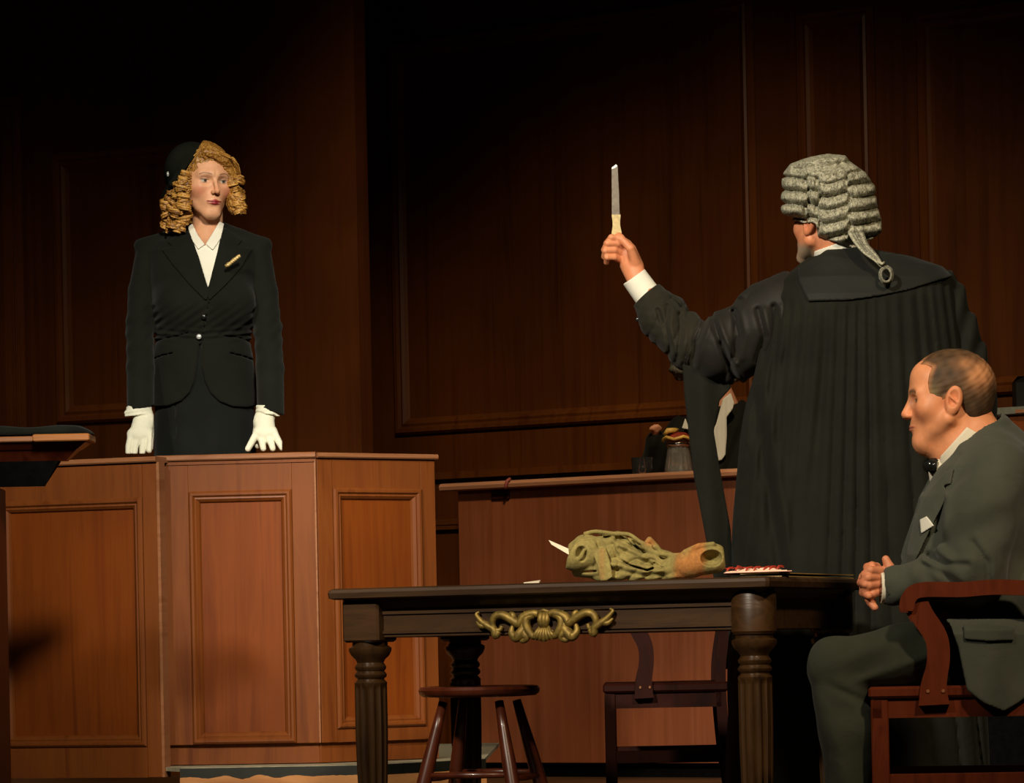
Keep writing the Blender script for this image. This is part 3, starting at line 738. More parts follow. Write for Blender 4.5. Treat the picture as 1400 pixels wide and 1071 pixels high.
def head(P, female=False, jaw=1.0, nose=1.0, fat=1.0, es=1.0, ey=.006):
    """a head in its own frame: eyes at z=0, face towards -y, ears at x=+-.075, crown z=.12, chin z=-.118"""
    x, y, z = P; ax = np.abs(x); S = [ax, y, z]
    d = ell(P, (0, .014, .034), (.075, .096, .074 if female else .086))
    d = smin(d, ell(P, (0, -.030, -.018), (.062 * fat, .058, .082)), .03)
    d = smin(d, cap(S, (.054 * fat * jaw, -.002, -.052), (.016 * jaw, -.066, -.100), .016, .016), .028)
    d = smin(d, ell(P, (0, -.062, -.100), (.024 * jaw, .024, .019)), .018)
    d = smin(d, ell(S, (.042, -.052, -.024), (.022 * fat, .024, .022)), .024)
    d = smin(d, cap(S, (.040, -.070, .019), (.008, -.083, .020), .010 if not female else .008, .010 if not female else .008), .02)
    d = smin(d, ell(P, (0, -.066, -.060), (.032, .028, .034)), .016)
    d = smax(d, -ell(S, (.031, -.094, .000), (.019, .018, .013)), .012)
    # nose
    nw = .8 if female else 1.0
    d = smin(d, cap(P, (0, -.083, .012), (0, -.108 * nose, -.030), .0070 * nw, .0090 * nw), .008)
    d = smin(d, sphere(P, (0, -.1085 * nose, -.033), .0105 * nw), .006)
    d = smin(d, ell(S, (.0112 * nw, -.097, -.036), (.0070 * nw, .010, .0070)), .004)
    d = smax(d, -ell(S, (.0056, -.104, -.0435), (.0032, .006, .0035)), .003)
    # eyes and lids
    e = sphere(S, (.031, -.0665, -.001), .0128); up = sphere(S, (.031, -.0670, 0), .0145); lo = sphere(S, (.031, -.067, -.001), .0140)
    d = smin(d, e, .001)
    d = smin(d, smax(up, .0030 - z + 10 * (ax - .031) ** 2, .0015), .002); d = smin(d, smax(lo, z + .0046 - 6 * (ax - .031) ** 2, .0015), .002)
    # mouth
    uh = .0042 if female else .0036
    d = smin(d, cap(S, (.0, -.0940, -.0632), (.0215, -.0860, -.0648), uh, .0022), .006)
    d = smin(d, cap(S, (.0, -.0935, -.0710), (.0185, -.0860, -.0690), uh + .0008, .0026), .006)
    d = smax(d, -cap(S, (0, -.0995, -.0665), (.025, -.0885, -.0660), .0018, .0014), .002)
    d = smax(d, -ell(P, (0, -.098, -.083), (.018, .008, .005)), .010)
    # ear
    e0 = .0765; T = [(ax - e0) / es, (y - ey) / es, (z + .006) / es]
    ear = ell(T, (0, 0, 0), (.0095, .0180, .0305), EARR)
    ear = smax(ear, -ell(T, (.0095, -.001, .002), (.0075, .0110, .0205), EARR), .003)
    ear = smin(ear, ell(T, (.001, -.006, -.022), (.006, .008, .010)), .006)
    ear = smin(ear, cap(T, (.004, -.008, .008), (.005, .006, -.006), .0026, .0026), .003)
    d = smin(d, ear * es, .004)
    return d
EARR = rotm(0, -12, 0)
def headcol(P, skin, lip, female=False, brow=(.10, .06, .035), iris=(.10, .14, .12), blush=None, shade=0.0, gaze=0.0, white=(.42, .38, .33)):
    x, y, z = P; ax = np.abs(x); n = len(x); c = np.tile(np.array(skin, f32), (n, 1))
    def mix(w, col): 
        nonlocal c
        w = np.clip(w, 0, 1)[:, None]; c = c * (1 - w) + np.array(col, f32) * w
    front = (y < -.03)
    red = (skin[0] * .92, skin[1] * .55, skin[2] * .45)
    mix(.45 * np.exp(-(((ax - .045) / .022) ** 2 + ((z + .034) / .02) ** 2)) * front, blush or red)
    mix(.35 * np.exp(-((x / .014) ** 2 + ((z + .034) / .014) ** 2 + ((y + .112) / .02) ** 2)), red)
    mix(.5 * np.exp(-(((ax - .078) / .010) ** 2 + ((y - .006) / .03) ** 2 + ((z + .006) / .03) ** 2)), red)
    # lips
    dl = np.minimum(cap([ax, y, z], (.0, -.0940, -.0632), (.0215, -.0860, -.0648), .0042, .0022), cap([ax, y, z], (.0, -.0935, -.0710), (.0185, -.0860, -.0690), .0050, .0026))
    mix(np.clip((.0022 - dl) / .0015, 0, 1) * (z < -.056), lip)
    mix(np.exp(-((z + .0665) / .0016) ** 2) * (ax < .022) * (y < -.085) * .8, (lip[0] * .3, lip[1] * .3, lip[2] * .3))  # crease shade between the lips, painted into the colour
    # brows
    bz = .0195 + .004 * np.sin(np.clip((ax - .012) / .036, 0, 1) * 2.6) - .004 * np.clip((ax - .04) / .012, 0, 1)
    bw = (.0020 if female else .0055)
    mix(np.exp(-((z - bz) / bw) ** 2) * (ax > .013) * (ax < .050) * (y < -.04) * .85, brow)
    # eyes
    de = sphere([ax, y, z], (.031, -.0665, -.001), .0128); vis = (de < .0012) & (z < .0035 + 10 * (ax - .031) ** 2 * 0 + .0006) & (z > -.0052) & (y < -.070)
    mix(vis * 1.0, white)
    sx = np.sign(x); gx = x - sx * .031 - gaze
    r = np.sqrt(gx ** 2 + (z + .0005) ** 2); mix(vis * (r < .0056), iris); mix(vis * (r < .0026), (.01, .01, .01))
    mix(np.exp(-((z - .0042 + 10 * (ax - .031) ** 2) / .0011) ** 2) * (ax > .017) * (ax < .046) * (y < -.06) * (.9 if female else .5), (.03, .02, .015))
    if not female:
        mix(np.exp(-(((ax - .030) / .016) ** 2 + ((z + .001) / .0050) ** 2)) * (y < -.045) * .6, (.12, .055, .03))  # shade of the eye sockets mixed into the skin colour
        mix(np.exp(-(((ax - .024) / .005) ** 2 + ((z + .0665) / .0022) ** 2)) * (y < -.07) * .6, (.25, .08, .05))  # shade at the mouth corners painted into the skin
    if female:
        mix(np.exp(-(((ax - .033) / .015) ** 2 + ((z - .008) / .0055) ** 2)) * (y < -.05) * .55, (.22, .14, .11))
        mix(np.exp(-(((ax - .032) / .014) ** 2 + ((z + .0065) / .0025) ** 2)) * (y < -.05) * .5, (.16, .09, .06))
    return c
# ---------------------------------------------------------------- standing woman in the witness box
M['skin'] = skin_mat('skin'); 
M['blacksuit'] = cloth('black_suit_wool', (.006, .007, .005), (.009, .010, .0075), weave=900, fold=(14, .004))
M['skirt'] = cloth('black_skirt_wool', (.006, .007, .0065), (.009, .0105, .009), weave=900)
M['whitecloth'] = cloth('white_blouse', (.72, .70, .60), (.80, .78, .68), weave=900, rough=.8, sheen=.05)
M['glove'] = cloth('white_glove_cotton', (.60, .60, .49), (.68, .68, .56), weave=800, rough=.85, fold=(45, .003), sheen=.1)
def hair_mat(name, c1, c2, sc=(900, 900, 60), bump=.5, rough=.45):
    m, nt, b = new_mat(name); tc = nt.nodes.new('ShaderNodeTexCoord'); n = nt.nodes.new('ShaderNodeTexNoise'); n.inputs['Scale'].default_value = 160
    n.inputs['Detail'].default_value = 5; n.inputs['Distortion'].default_value = 1.0
    L(nt, tc.outputs['Object'], n.inputs['Vector']); r = ramp(nt, [(.25, tuple(x * .55 for x in c1)), (.45, c1), (.72, c2)])
    ge = nt.nodes.new('ShaderNodeNewGeometry'); mm = nt.nodes.new('ShaderNodeMath'); mm.operation = 'MULTIPLY_ADD'; mm.inputs[1].default_value = .45; mm.use_clamp = True
    sb = nt.nodes.new('ShaderNodeMath'); sb.operation = 'SUBTRACT'; sb.inputs[1].default_value = .22; L(nt, n.outputs['Fac'], sb.inputs[0])
    L(nt, ge.outputs['Random Per Island'], mm.inputs[0]); L(nt, sb.outputs[0], mm.inputs[2]); L(nt, mm.outputs[0], r.inputs['Fac'])
    L(nt, r.outputs[0], b.inputs['Base Color']); b.inputs['Roughness'].default_value = rough; b.inputs['Specular IOR Level'].default_value = .5
    bp = nt.nodes.new('ShaderNodeBump'); bp.inputs['Strength'].default_value = bump; bp.inputs['Distance'].default_value = .002
    L(nt, n.outputs['Fac'], bp.inputs['Height']); L(nt, bp.outputs[0], b.inputs['Normal']); return m
M['blonde'] = hair_mat('golden_blonde_hair', hexc('#8a5a1e'), hexc('#d2a050'))
M['crystal'] = plain('crystal_pin', (.8, .82, .8), .1, metal=.6)
M['gold'] = plain('gold_brooch', hexc('#c8ac72'), .4, metal=.25, noise=.3, nscale=200)
M['button'] = plain('black_button', (.01, .01, .01), .15)
YW = 10.48; SW = F / YW
wm = person('person', 'woman with blonde curls, black suit and white gloves standing behind the witness box', 'person', q(280, 925, YW))
HC = q(280, 248, YW - .01); HR = rotm(27, 6, 0); HS = 1.0
def wq(u, v, dy=0.0): return q(u, v, YW + dy)
# finger chains: (knuckle, tip) at photo positions
HL_ = [((179, 597), (176, 611), (175.5, 619)), ((187, 600), (184.5, 613), (184, 620.5)), ((197, 600), (195, 613), (194.5, 620)), ((206, 596), (205, 609), (204, 616))]
HR_ = [((349, 596), (343, 607), (339, 614)), ((357, 599), (359, 608), (360, 613.5)), ((367, 598), (371, 607), (373, 613.5)), ((376, 594), (382, 606), (386, 613))]
def wfinger(P, c, dy, r): return chain(P, [wq(*c[0], dy), wq(*c[1], dy - .012), wq(*c[2], dy - .016)], [r, r * .95, r * .85])
def whand(P, side, grow=0.0):
    dy = -.265
    if side < 0:
        d = chain(P, [wq(192, 556, -.20), wq(197, 575, -.225), wq(191, 595, dy + .005)], [.030 + grow, .034 + grow, .033 + grow], sq=((0, 1, 0), .62))
        d = smin(d, cap(P, wq(180, 594, dy + .005), wq(204, 594, dy + .005), .0125 + grow, .0125 + grow), .014)
        for c in HL_: d = smin(d, wfinger(P, c, dy, .0108 + grow), .004)
        th = chain(P, [wq(206, 578, -.225), wq(211, 594, -.22), wq(208, 612, -.245)], [.013 + grow, .011 + grow, .009 + grow])
    else:
        d = chain(P, [wq(366, 558, -.20), wq(361, 574, -.225), wq(363, 594, dy + .005)], [.030 + grow, .032 + grow, .032 + grow], sq=((0, 1, 0), .62))
        d = smin(d, cap(P, wq(352, 592, dy + .005), wq(373, 591, dy + .005), .0125 + grow, .0125 + grow), .014)
        for c in HR_: d = smin(d, wfinger(P, c, dy, .0108 + grow), .004)
        th = chain(P, [wq(353, 578, -.225), wq(350, 592, -.215), wq(352, 610, -.24)], [.013 + grow, .011 + grow, .009 + grow])
    return smin(d, th, .008)
def wneck(P, r=.046):
    return chain(P, [HC + np.array([.010, .020, -.06], f32), wq(283, 325, .03)], [r, r + .004])
def wbody(P):
    l = to_local(P, HC, HR, HS); d = head(l, True, jaw=.88, fat=.97) * HS
    d = smin(d, wneck(P), .022)
    d = smin(d, loft(P, [(wq(0, 345)[2], wq(280, 0)[0], YW + .02, .13, .07), (wq(0, 470)[2], wq(277, 0)[0], YW, .11, .075), (wq(0, 550)[2], wq(280, 0)[0], YW, .12, .085), (wq(0, 610)[2], wq(280, 0)[0], YW, .12, .085)]), .03)
    for s, sh, el, wr in ((-1, (203, 345), (192, 450), (192, 556)), (1, (352, 344), (364, 450), (366, 558))):
        d = smin(d, chain(P, [wq(*sh, .01), wq(*el, -.03), wq(*wr, -.20)], [.034, .028, .022]), .02)
        d = smin(d, whand(P, s, -.0085), .01)
    for u in (262, 300):
        d = smin(d, chain(P, [wq(u, 600), wq(u, 760, -.02), wq(u, 905, .01)], [.07, .05, .032]), .03)
        d = smin(d, cap(P, wq(u, 916, .02), wq(u, 920, -.12), .032, .026), .02)
    return d
def wbodycol(P):
    l = to_local(P, HC, HR, HS); sk = hexc('#e3ab85')
    c = headcol(l, sk, hexc('#a02c34'), True, brow=(.10, .055, .025), iris=(.05, .05, .035), blush=hexc('#c0523c'), gaze=.0015)
    return c
sculpt('body', wbody, (wq(166, 0)[0], wq(394, 0)[0], YW - .31, YW + .16, wq(0, 926)[2], wq(0, 192)[2]), .007, M['skin'], wm, wbodycol,
       fine=((( wq(255, 0)[0], wq(330, 0)[0], .0016),), ((YW - .125, YW - .02, .0016),), ((wq(0, 312)[2], wq(0, 205)[2], .0016),)))
# ---- jacket
wrow = [(318, 240, 322, .05), (332, 210, 347, .075), (345, 201, 355, .095), (380, 204, 352, .118), (420, 207, 351, .128), (445, 211, 346, .115), (466, 213, 341, .102), (490, 208, 346, .112), (520, 206, 350, .120), (553, 205, 353, .124), (575, 204, 354, .126)]
def wtorso(P, g=0.0):
    rows = [(float(wq(0, v)[2]), float(wq((a + b) / 2, 0)[0]), YW + .01, (b - a) / 2 / SW + g, r + g) for v, a, b, r in wrow]
    d = loft(P, rows, 2.4)
    for u in (246, 317): d = smin(d, ell(P, wq(u, 414, -.085), (.066 + g, .052 + g, .062 + g)), .05)
    d = smin(d, chain(P, [wq(198, 338, .015), wq(262, 318, .025)], [.024 + g, .030 + g]), .03)
    d = smin(d, chain(P, [wq(358, 338, .015), wq(302, 316, .025)], [.024 + g, .030 + g]), .03)
    return d
WV = [(256, 296), (308, 294), (305, 309), (297, 345), (284.5, 394), (271, 350), (257.5, 312)]
def groove(P, pts, dy, r=.003):
    d = None
    for i in range(len(pts) - 1):
        a, b = pts[i], pts[i + 1]; u, v = uv(P); ex, ey = b[0] - a[0], b[1] - a[1]
        t = np.clip(((u - a[0]) * ex + (v - a[1]) * ey) / (ex * ex + ey * ey), 0, 1); e = np.sqrt((u - a[0] - ex * t) ** 2 + (v - a[1] - ey * t) ** 2) * YW / F - r
        d = e if d is None else np.minimum(d, e)
    return np.maximum(d, P[1] - dy)
WHEM = [(150, 240), (410, 240), (410, 430), (356, 500), (356, 553), (338, 557), (318, 556), (300, 549), (288, 537), (280, 520), (276, 500), (274.5, 470), (272, 470), (268.5, 500), (266, 520), (259, 537), (248, 548), (230, 555), (203, 557), (203, 500), (150, 430)]
def wjacket(P):
    u, v = uv(P); tor = wtorso(P)
    w = np.exp(-((v - 458) / 9.0) ** 2); fold = .0035 * w * np.sin((v - 455 + .10 * np.abs(u - 276)) * .75)
    fold = fold + .0022 * np.exp(-((v - 440) / 22) ** 2) * np.sin(u * .35 + v * .5)
    d = tor + fold
    inner = wtorso(P, -.016)
    front = P[1] - (YW + .0)
    d = np.maximum(d, -np.maximum(poly(P, WV, YW), P[1] - (YW + .01)))       # neck opening
    hem = np.where(front < 0, poly(P, WHEM, YW), v * 0 + (v - 556) / SW)
    d = smax(d, hem, .004)
    d = np.maximum(d, -np.maximum(inner, (v < 480) * 1.0 - .5 + 0 * v + (480 - v) * .001))
    d = smax(d, -groove(P, [(208, 492), (221, 486), (236, 483)], YW, .0022), .003); d = smax(d, -groove(P, [(315, 483), (332, 487), (351, 494)], YW, .0022), .003)
    d = smax(d, -groove(P, [(286, 414), (281, 440), (277, 462), (275, 475)], YW, .0016), .003)
    d = smax(d, -groove(P, [(212, 466), (240, 460), (258, 455)], YW, .0014), .006); d = smax(d, -groove(P, [(300, 458), (322, 461), (341, 466)], YW, .0014), .006)
    for i in (0, 1):
        if i == 0: pts = [wq(203, 345, .01), wq(194, 400, .0), wq(191, 450, -.03), wq(192, 505, -.11), wq(192, 564, -.21)]; cut = (v - 558 + (u - 191) * .20) / SW
        else: pts = [wq(353, 344, .01), wq(361, 400, 0), wq(366, 450, -.03), wq(369, 505, -.11), wq(370, 568, -.21)]; cut = (v - 562 - (u - 370) * .38) / SW
        n1 = .0022 * np.sin(v * .30 + u * .25 + i) * np.exp(-((v - 452) / 35) ** 2)
        s_ = chain(P, pts, [.040, .043, .044, .0435, .0425], k=.01) + n1
        s_ = np.maximum(s_, cut); s_ = np.maximum(s_, -np.maximum(chain(P, pts[3:], [.030, .034]), (545 - v) / SW))
        d = smin(d, s_, .010)
    for a, b in (((192, 336), (250, 322)), ((363, 334), (308, 320))): d = smin(d, cap(P, wq(*a, .01), wq(*b, .02), .020, .020), .015)
    return d
sculpt('jacket', wjacket, (wq(166, 0)[0], wq(396, 0)[0], YW - .29, YW + .17, wq(0, 580)[2], wq(0, 300)[2]), .0042, M['blacksuit'], wm)
# lapels as a second layer of cloth that follows the jacket
LAPL = [(254, 315), (240, 322), (229, 331), (236, 337), (221, 341), (236, 362), (262, 392), (282, 412), (285.5, 402), (284, 393), (272, 352), (259, 318)]
LAPR = [(307, 311), (318, 318), (331, 328), (325, 336), (345, 340), (330, 366), (308, 390), (286, 411), (283.5, 404), (285.5, 393), (297, 346), (304, 316)]
for PL, nm in ((LAPL, 'lapel'), (LAPR, 'lapel')):
    def flap(P, PL=PL):
        d = np.abs(wtorso(P, .0015) - .0025) - .0028
        return smax(smax(d, poly(P, PL, YW), .002), P[1] - (YW - .01), .002)
    us = [p[0] for p in PL]; sculpt(nm, flap, (wq(min(us) - 4, 0)[0], wq(max(us) + 4, 0)[0], YW - .2, YW + .02, wq(0, 416)[2], wq(0, 308)[2]), .0022, M['blacksuit'], wm)
def shirt(P):
    d = np.abs(smin(wtorso(P, -.010), wneck(P, .047), .03) + .004) - .004
    d = smax(d, poly(P, [(250, 306), (262, 306), (270, 322), (280.5, 336), (291, 322), (300, 304), (312, 304), (306, 340), (285, 402), (262, 345)], YW), .002)
    return smax(d, P[1] - (YW - .0), .002)
sh = sculpt('blouse', shirt, (wq(246, 0)[0], wq(316, 0)[0], YW - .2, YW + .03, wq(0, 406)[2], wq(0, 298)[2]), .0022, M['whitecloth'], wm)
def shcol(P):
    base = smin(wtorso(P, -.010), wneck(P, .047), .03)
    d = np.abs(base - .0045) - .003
    a = poly(P, [(256.5, 310), (263, 306), (271, 322), (280, 334), (271, 341), (262, 328)], YW); b = poly(P, [(306.5, 306), (300, 303), (290, 320), (281, 334), (291, 342), (302, 326)], YW)
    return smax(smax(d, np.minimum(a, b), .0015), P[1] - (YW + .0), .002)
sculpt('collar', shcol, (wq(250, 0)[0], wq(312, 0)[0], YW - .2, YW + .03, wq(0, 346)[2], wq(0, 298)[2]), .0018, M['whitecloth'], sh)
def wskirt(P):
    rows = [(float(wq(0, v)[2]), float(wq((a + b) / 2, 0)[0]), YW + .01, (b - a) / 2 / SW, r) for v, a, b, r in [(462, 220, 334, .085), (500, 214, 340, .10), (560, 212, 348, .112), (625, 212, 352, .118), (810, 205, 358, .13)]]
    u, v = uv(P); d = loft(P, rows, 2.3) - .003 * np.sin((u - 280) * .16) * np.clip((v - 540) / 80, 0, 1)
    return smax(d, -groove(P, [(241, 545), (238, 640), (236, 800)], YW, .0018), .004)
sculpt('skirt', wskirt, (wq(200, 0)[0], wq(362, 0)[0], YW - .14, YW + .17, wq(0, 812)[2], wq(0, 458)[2]), .006, M['skirt'], wm)
for s in (-1, 1):
    def glove(P, s=s):
        d = whand(P, s, 0.0); u, v = uv(P)
        if s < 0:
            cf = chain(P, [wq(191, 555, -.205), wq(188, 567, -.222)], [.036, .040], sq=((0, 1, 0), .72)); cf = np.maximum(cf, (v - 567.5 - (u - 190) * -.12) / SW); cf = smin(cf, cap(P, wq(178, 562, -.23), wq(172, 565.5, -.235), .008, .004), .008)
        else:
            cf = chain(P, [wq(366, 556, -.205), wq(366, 567, -.222)], [.036, .037], sq=((0, 1, 0), .72)); cf = np.maximum(cf, (v - 566 - (u - 366) * .22) / SW)
        cf = np.maximum(cf + .0010 * np.sin(v * 1.1 + u * .15), (554 - v) / SW)
        d = np.maximum(d, (553 - v) / SW)
        return smin(d, cf, .004)
    b = (wq(164, 0)[0], wq(220, 0)[0]) if s < 0 else (wq(330, 0)[0], wq(394, 0)[0])
    sculpt('glove', glove, (b[0], b[1], YW - .31, YW - .15, wq(0, 628)[2], wq(0, 550)[2]), .0022, M['glove'], wm)
# small things worn
def disc(name, u, v, dy, r, mat, par, fy=.45, dv=0, lab=None, rx=None, R=None):
    c = wq(u, v, dy); return sculpt(name, lambda P: ell(P, c, (rx or r, r * fy, r), R), (c[0] - r * 2.2, c[0] + r * 2.2, c[1] - r, c[1] + r, c[2] - r * 1.3, c[2] + r * 1.3), r / 6, mat, par, label=lab)
disc('button', 278.5, 433, -.118, .0085, M['button'], wm); disc('button', 272, 460.5, -.104, .0085, M['crystal'], wm, lab='shiny button')
# brooch: a small twisted leaf
T = []
for i in range(7):
    t = i / 6; T.append(([wq(311 + 15 * t - 2, 364 - 12 * t, -.135 - .004), wq(311 + 15 * t + 2.5, 361.5 - 12 * t, -.145)], [.0062 + .0012 * math.sin(i * 2), .0048]))
T.append(([wq(310, 367, -.132), wq(318, 359, -.14), wq(327, 350, -.132)], [.002, .003, .002]))
tubes('brooch', T, M['gold'], wm, 10, label='gold leaf brooch')
# ---- hair
def hatline(u, v):
    """pixels from the edge of the hat, positive on the hair side"""
    return ((u - 276) * 63 + (v - 200) * 48) / 79
def whair(P):
    l = to_local(P, HC, HR, HS); d = ell(l, (0, .022, .030), (.086, .101, .098))
    d = smin(d, ell(P, wq(244, 272, .02), (.046, .075, .070)), .03)
    d = smin(d, ell(P, wq(238, 294, .01), (.038, .055, .042)), .02)
    d = smin(d, ell(P, wq(262, 290, .085), (.06, .05, .07)), .03)
    d = smin(d, ell(P, wq(317, 242, .00), (.026, .050, .060)), .02)
    d = smin(d, ell(P, wq(320, 266, .00), (.028, .050, .052)), .02)
    d = smin(d, ell(P, wq(324, 284, -.005), (.024, .040, .028)), .012)
    face = ell(l, (-.002, -.088, -.030), (.060, .070, .092))
    face = smin(face, ell(l, (0, -.03, -.11), (.055, .09, .06)), .02)
    d = smax(d, -face, .010)
    d = smin(d, chain([l[0], l[1], l[2]], [(-.030, -.070, .088), (0, -.084, .084), (.034, -.080, .066), (.058, -.060, .040)], [.011, .013, .015, .015]), .014)
    u, v = uv(P); d = smax(d, -(hatline(u, v) + 2) / SW, .004)
    return d - .0012 + .0024 * vnoise(P, 160, 3) + .0014 * vnoise(P, 420, 8)
hr = sculpt('hair', whair, (wq(210, 0)[0], wq(346, 0)[0], YW - .13, YW + .17, wq(0, 326)[2], wq(0, 190)[2]), .0026, M['blonde'], wm)
rg = random.Random(5); T = []
def ringlet(u, v, dy, R0, turns, drop, lean=0.0, ph=0.0, ns=7, sg=1, flat=.75):
    for k in range(ns):
        pts = []; n = int(turns * 11); o = (k / (ns - 1) - .5); rr_ = rg.uniform(.85, 1.12); j = rg.uniform(-.15, .15)
        for i in range(n + 1):
            t = i / n; a = ph + sg * (t * turns * 6.283) + j; R_ = R0 * rr_ * (.55 + .75 * math.sin(math.pi * (.25 + .6 * t)))
            pts.append(wq(u + lean * t + R_ * math.cos(a), v + drop * t + o * 5.2 + rg.uniform(-.15, .15), dy + flat * R_ / SW * math.sin(a)))
        T.append((pts, [.85 / SW * (.5 + math.sin(math.pi * (.12 + .8 * i / n))) for i in range(n + 1)]))
for i in range(46):
    t = rg.random(); v = 232 + 82 * t; lo_ = np.interp(v, [232, 255, 280, 300, 316], [243, 234, 224, 221, 229]); hi_ = np.interp(v, [232, 255, 280, 300, 316], [258, 259, 260, 258, 250])
    u = lo_ + (hi_ - lo_) * rg.random(); w_ = -.030 - .040 * math.sin(math.pi * min(1, max(0, (u - lo_ + 3) / (hi_ - lo_ + 6)))) ** .7 - (.018 if u > 246 and v < 285 else 0)
    ringlet(u, v - 6, w_, rg.uniform(4.2, 7.0), rg.uniform(.9, 1.6), rg.uniform(8, 16), rg.uniform(-4, 4), rg.uniform(0, 6.3), 7, rg.choice((-1, 1)))
for i in range(16):
    v = 246 + 44 * rg.random(); u = np.interp(v, [246, 265, 290], [321, 325, 327]) + rg.uniform(-5, 5)
    ringlet(u, v - 5, -.040 + rg.uniform(-.008, .008), rg.uniform(3.6, 6.0), rg.uniform(.9, 1.6), rg.uniform(7, 13), rg.uniform(-1, 3), rg.uniform(0, 6.3), 7, rg.choice((-1, 1)))
def lw(p): return from_local(p, HC, HR, HS)
def onhair(S_):
    """lay points of the head frame onto the hair surface"""
    S_ = [np.array(p, f32) for p in S_]; c = np.array([0, .01, .015], f32); out = [None] * len(S_)
    for t in np.linspace(1.6, .6, 60):
        pp = [c + (p - c) * t for p in S_]; w = np.array([lw(p) for p in pp], f32); d = whair([w[:, 0], w[:, 1], w[:, 2]])
        for i in range(len(S_)):
            if out[i] is None and d[i] < .0005: out[i] = pp[i]
    return [o if o is not None else p for o, p in zip(out, S_)]
def wave(pts, n, spread, amp, r, wl=2.0):
    """a bundle of n fine strands side by side along pts (head frame), spread across, rippling"""
    S_ = spline(pts, 6); N = len(S_)
    S_ = onhair(S_)
    for k in range(n):
        o = k / (n - 1) - .5; ph = rg.uniform(-.35, .35); out = []
        for i, p in enumerate(S_):
            a = i / (N - 1); w2 = amp * math.sin(wl * 6.283 * a + ph) * (.3 + a)
            out.append(lw((p[0] + spread[0] * o + w2 * .4, p[1] + spread[1] * o, p[2] + spread[2] * o + w2)))
        T.append((out, [r * (.5 + .7 * math.sin(math.pi * (.1 + .85 * i / (N - 1)))) for i in range(N)]))
for j in range(5):
    f_ = j / 4
    wave([(-.040, -.050 + .045 * f_, .114 + .012 * f_), (-.022, -.080 + .03 * f_, .106 + .012 * f_), (.010, -.094 + .035 * f_, .094 + .018 * f_), (.040, -.086 + .035 * f_, .074 + .022 * f_), (.064, -.060 + .03 * f_, .046 + .014 * f_), (.078, -.040 + .02 * f_, .012), (.082, -.034 + .02 * f_, -.022)], 12, (0, .012, .010), .0035, .0016, 2.2)
    wave([(-.042, -.052 + .05 * f_, .112 + .008 * f_), (-.066, -.058 + .045 * f_, .088 + .006 * f_), (-.080, -.050 + .045 * f_, .056), (-.088, -.044 + .05 * f_, .024), (-.090, -.046 + .05 * f_, -.006), (-.094, -.040 + .05 * f_, -.034)], 12, (-.004, .014, .004), .0035, .0016, 2.0)
T = [t_ for t_ in T if min(float(hatline(CXP + F * p[0] / p[1], CYP - F * p[2] / p[1])) for p in t_[0]) > -2.5]
tubes('curls', T, M['blonde'], hr, 5)
# ---- hat
M['felt'] = cloth('black_felt', (.007, .008, .006), (.012, .013, .010), weave=500, sheen=.0, rough=1.0, spec=.05)
def whatf(P):
    d = ell(P, wq(263, 236, .030), (.090, .128, .097)); d = smax(d, -ell(P, wq(268, 244, .035), (.080, .112, .084)), .004)
    u, v = uv(P); d = smax(d, (hatline(u, v) - 1) / SW, .006)
    br = chain(P, [wq(277, 198, -.01), wq(264, 211, -.070), wq(249, 231, -.088), wq(235, 251, -.066), wq(224, 268, .0)], [.006, .008, .009, .010, .009], k=.004)
    return smin(d, br, .008)
ht = sculpt('hat', whatf, (wq(208, 0)[0], wq(292, 0)[0], YW - .13, YW + .18, wq(0, 285)[2], wq(0, 188)[2]), .0028, M['felt'], wm)
disc('hat_pin', 229.5, 238, -.052, .0085, M['crystal'], ht, rx=.0045, lab='small crystal hat pin')
# ---------------------------------------------------------------- robed man in a wig holding up a knife
YB = 9.42; SB = F / YB
def bq(u, v, dy=0.0): return q(u, v, YB + dy)
br = person('person', 'robed man in a grey curled wig seen from behind holding up a knife', 'person', q(1160, 1146, YB))
M['gown'] = cloth('black_green_gown', (.0080, .0084, .0058), (.0120, .0122, .0088), weave=800, rough=.8, fold=(10, .004), sheen=.03, spec=.1)
M['satin'] = cloth('black_satin_sleeve', (.011, .010, .008), (.017, .015, .012), weave=900, rough=.62, bump=.1, fold=(12, .003), sheen=.05, spec=.2)
M['yoke'] = cloth('gown_yoke', (.0085, .0092, .0075), (.013, .0138, .011), weave=900, rough=.65, fold=(9, .003), spec=.2)
M['suitgrey'] = cloth('dark_grey_jacket', (.016, .0145, .0095), (.023, .021, .014), weave=800, rough=.65, fold=(16, .006))
M['wig'] = hair_mat('grey_horsehair', hexc('#706e5e'), hexc('#b4b19a'), bump=.8, rough=.6)
BC = bq(1133, 305, -.01); BR = rotm(-141, -10, 0); BS = 1.06
YH = .27
HB = [((858, 333), (848, 326), (836, 325), (829, 333)), ((856, 341), (844, 333), (831, 333), (826, 342)), ((853, 349), (840, 342), (828, 343), (826, 351)), ((851, 357), (840, 352), (830, 352), (829, 359))]
def bhand(P, g=0.0):
    d = chain(P, [bq(871, 384, YH - .015), bq(865, 366, YH), bq(856, 346, YH + .012)], [.028 + g, .034 + g, .034 + g], sq=((.3, 1, .2), .8))
    for i, c in enumerate(HB):
        r = (.0105, .0110, .0105, .0095)[i] + g
        d = smin(d, chain(P, [bq(*c[0], YH + .005), bq(*c[1], YH - .022), bq(*c[2], YH - .030), bq(*c[3], YH - .012)], [r + .001, r, r * .95, r * .85], k=.002), .005)
    d = smin(d, chain(P, [bq(868, 358, YH - .02), bq(862, 340, YH - .036), bq(850, 327, YH - .030), bq(846, 322, YH - .02)], [.015 + g, .0125 + g, .0105 + g, .009 + g], k=.003), .008)
    d = smax(d, -chain(P, [bq(850, 349, YH - .05), bq(856, 358, YH - .052)], [.006, .005]), .012)
    return d
def bneck(P, r=.06): return chain(P, [BC + np.array([.02, -.01, -.06], f32), bq(1152, 372, .0)], [r, r + .008])
